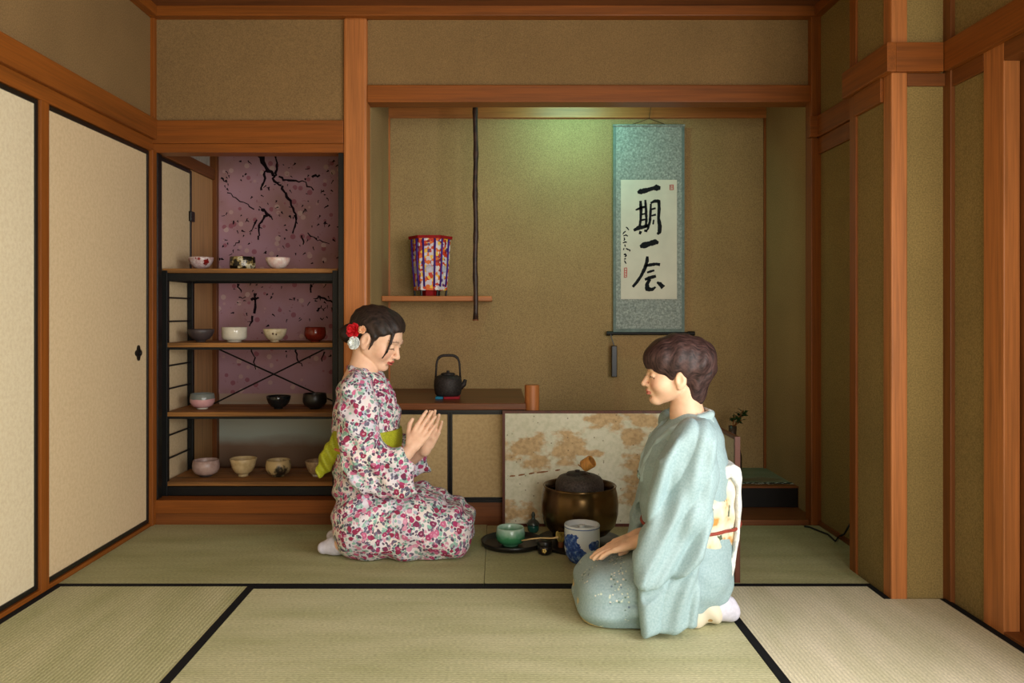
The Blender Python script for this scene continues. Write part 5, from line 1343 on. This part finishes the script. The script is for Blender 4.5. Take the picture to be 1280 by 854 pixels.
for sd in (-1, 1):
    off = 0 if sd < 0 else .45; Yn = YO-.225
    ys = Yn+off; sy = lambda p: (X(p[0], Yn), Z(p[1], Yn))
    F = Field((X(778, Yn), ys-.14, 0), (X(905, Yn)+.08, ys+.14, .76), .0036)
    up = [(842, 548), (868, 533), (888, 548), (893, 585), (886, 640), (874, 692), (850, 714), (800, 734), (791, 724), (793, 690), (806, 650), (812, 615), (822, 575)]
    lo_ = [(792, 690), (840, 676), (874, 672), (872, 730), (868, 779), (838, 788), (803, 791), (797, 755)]
    dr = lambda x, z: sd*.034*np.clip((.46-z)/.30, 0, 1)
    fold = lambda x, z, w: np.sin(w*(x*.93-z*.30)+1.6*np.sin(7*z))+.45*np.sin(1.9*w*(x*.93-z*.38)+1.3*np.sin(11*z))
    xs_ = .0 if sd < 0 else .07
    F.slab([(q_[0]+xs_, q_[1]) for q_ in map(sy, lo_)], ys-.016*sd, .024, .018, .008, yfn=dr, tfn=lambda x, z: 1+.22*fold(x, z, 62))
    F.slab([(q_[0]+xs_, q_[1]) for q_ in map(sy, up)], ys+.004*sd, .038, .026, .008, yfn=dr, tfn=lambda x, z: 1+.30*fold(x, z, 50))
    F.chain([(A3(P(872, 552, Yn))+[xs_*.5, off-.03*sd, 0], .070), (A3(P(868, 600, Yn))+[xs_, off-.02*sd, 0], .066), (A3(P(862, 645, Yn))+[xs_, off, 0], .058), (A3(P(815, 676, Yn))+[xs_, off-.03*sd, 0], .042)], 1, .035)
    F.warp(lambda x, y, z: .0045*(1-2*np.abs(np.sin(40*(x*.93-z*.36)+1.6*np.sin(8*z)))**.7)+.0022*np.sin(130*(x*.93-z*.30)+2.5*np.sin(13*z)))
    F.cap((X(790, Yn)+xs_, ys-.05*sd, Z(687, Yn)), (X(812, Yn)+xs_, ys-.05*sd, Z(676, Yn)), .042, .034, 1, .006, 'sub')
    F.cap((X(800, Yn)+xs_, ys+sd*.060, Z(741, Yn)), (X(862, Yn)+xs_, ys+sd*.062, Z(716, Yn)), .026, .014, 1, .003, 'sub')
    F.V = np.maximum(F.V, (.004-F.ax[2])[None, None, :])
    sdf_obj('sleeve', F, kim_o, old)
silk_plain, nt, b = newmat('pale_blue_collar', .55, 0, .3); b.inputs['Base Color'].default_value = lin((166, 190, 192)); bump(nt, b, noise(nt, coords(nt), 160, 3), .12, .001)
cr = [(891, 518, 0.), (886, 518, .040), (870, 521, .070), (853, 527, .074), (838, 536, .064), (823, 551, .044), (811, 574, .018), (806, 592, .004)]
F = Field((X(798, YO), YO-.16, .45), (X(902, YO), YO+.16, .72), .0032)
for sd in (-1, 1):
    pts = [A3(Q(a, b_))+[0, sd*c_, 0] for a, b_, c_ in cr]
    for p, q in zip(pts, pts[1:]): F.cap(p+[-.009, sd*.010, .004], q+[-.009, sd*.010, .004], .013, .014, 1, .006); F.cap(p+[-.010, sd*.018, -.020], q+[-.012, sd*.018, -.024], .013, .015, 1, .006)
sdf_obj('collar', F, silk_plain, old)
F = Field((X(805, YO), YO-.13, .5), (X(895, YO), YO+.13, .73), .003)
for sd in (-1, 1):
    pts = [A3(Q(a-2, b_-4))+[0, sd*c_*.84, 0] for a, b_, c_ in cr[1:4]]
    for p, q in zip(pts, pts[1:]): F.cap(p, q, .007, .007, 1, .004)
F.cap(A3(Q(cr[1][0]-2, cr[1][1]-5))+[0, .036, 0], A3(Q(cr[1][0]-2, cr[1][1]-5))-[0, .036, 0], .007, .007, 1, .004)
sdf_obj('inner_collar', F, plain('white_collar', (226, 226, 224), .7, vs=80), old)
# obi with drum bow
m, nt, b = newmat('cream_obi', .5, 0, .35); v = coords(nt); f = noise(nt, v, 12, 3)
c = ramp(nt, f, [(.40, (232, 224, 206)), (.52, (226, 206, 170)), (.58, (196, 140, 66)), (.68, (214, 170, 104)), (.74, (232, 224, 206))])
f2 = noise(nt, v, 30, 3); c = mixc(nt, math_(nt, 'GREATER_THAN', f2, .66), c, lin((92, 104, 84))); nt.links.new(c, b.inputs['Base Color']); obi_o = m
F = Field((X(795, YO), YO-.26, .2), (X(925, YO), YO+.26, .56), .004)
F.chain([(Q(857, 590), .140), (Q(857, 632), .148), (Q(862, 690), .144)], 1.2, .02)
F.V = np.maximum(F.V, np.maximum(F.ax[2]-Z(603, YO), Z(682, YO)-F.ax[2])[None, None, :].astype(np.float32)+0*F.V)
sdf_obj('obi', F, obi_o, old)
F = Field((X(878, YO), YO-.19, .1), (X(935, YO), YO+.19, .62), .0036)
F.slab(poly([(a-9, b_) for a, b_ in [(892, 606), (900, 594), (912, 589), (919, 596), (918, 640), (914, 680), (906, 692), (896, 690), (890, 660)]], YO), YO, .112, .02, .006)
F.warp(lambda x, y, z: .002*np.sin(90*z+30*y)); sdf_obj('bow_drum', F, obi_o, old)
F = Field((X(888, YO), YO-.20, .1), (X(935, YO), YO+.20, .62), .0034)
F.slab(poly([(a-9, b_) for a, b_ in [(896, 588), (904, 575), (914, 572), (922, 577), (924, 590), (923, 640), (918, 682), (912, 712), (907, 710), (906, 694), (914, 676), (917, 640), (917, 600), (911, 588), (904, 592), (898, 598)]], YO), YO, .120, .008, .004)
F.warp(lambda x, y, z: .0015*np.sin(60*z+50*y)); sdf_obj('bow_flap', F, plain('white_silk', (228, 228, 224), .5, vs=90), old)
bm = B(); pts = []
for k in range(49):
    a = 2*PI*k/48; pts.append((X(858, YO)+(.152+(.026 if math.cos(a) > .7 else 0))*math.cos(a), YO+.150*1.22*math.sin(a), Z(651, YO)+.004*math.cos(a)))
tube(bm, pts, .0055, 8, False); mk('obi_cord', bm, plain('rust_cord', (150, 62, 48), .6), old, smooth=True)
# under-kimono edge and lining
m, nt, b = newmat('cream_floral_silk', .6, 0, .3); v = coords(nt); vo = N(nt, 'ShaderNodeTexVoronoi'); vo.inputs['Scale'].default_value = 40; nt.links.new(v, vo.inputs['Vector'])
sp = N(nt, 'ShaderNodeSeparateColor'); nt.links.new(vo.outputs['Color'], sp.inputs[0])
mk_ = math_(nt, 'MULTIPLY', math_(nt, 'LESS_THAN', vo.outputs['Distance'], .35), math_(nt, 'GREATER_THAN', sp.outputs[0], .7))
nt.links.new(mixc(nt, mk_, lin((222, 212, 190)), ramp(nt, sp.outputs[1], [(0, (96, 132, 108)), (.5, (186, 150, 100)), (.8, (150, 160, 130))], 'CONSTANT')), b.inputs['Base Color'])
F = Field((X(770, YO), YO-.24, -.01), (X(925, YO), YO+.24, .16), .0038)
for dy in (-.12, .12): F.chain([((X(810, YO), YO+dy, .05), .05), ((X(855, YO), YO+dy, .048), .052), ((X(876, YO), YO+dy, .05), .046)], 1, .03)
F.cap((X(850, YO), YO-.1, .05), (X(850, YO), YO+.1, .05), .045, .045, 1, .03)
F.warp(lambda x, y, z: .006*np.sin(75*x+40*z)); F.V = np.maximum(F.V, (.003-F.ax[2])[None, None, :])
sdf_obj('under_kimono', F, m, old)
F = Field((X(700, YO), YO-.26, -.01), (X(800, YO), YO+.26, .2), .004)
for dy in (-.08, .08): F.chain([((X(754.5, YO), YO+dy, .056), .099), ((X(780, YO), YO+dy, .05), .08)], 1, .04)
F.V = np.maximum(F.V, np.maximum(.003-F.ax[2], F.ax[2]-.075)[None, None, :].astype(np.float32)+0*F.V)
sdf_obj('lining', F, plain('yellow_lining', (214, 196, 140), .7), old)
for dy in (-.105, .105):
    F = Field((X(850, YO), YO+dy-.07, -.01), (X(935, YO), YO+dy+.07, .16), .0032)
    F.chain([((X(868, YO), YO+dy, .058), .040), ((X(885, YO), YO+dy, .054), .041), ((X(897, YO), YO+dy, .046), .037), ((X(903, YO), YO+dy, .033), .027)], 1.05, .02)
    F.V = np.maximum(F.V, (.003-F.ax[2])[None, None, :])
    sdf_obj('tabi_sock', F, sock_m, old)
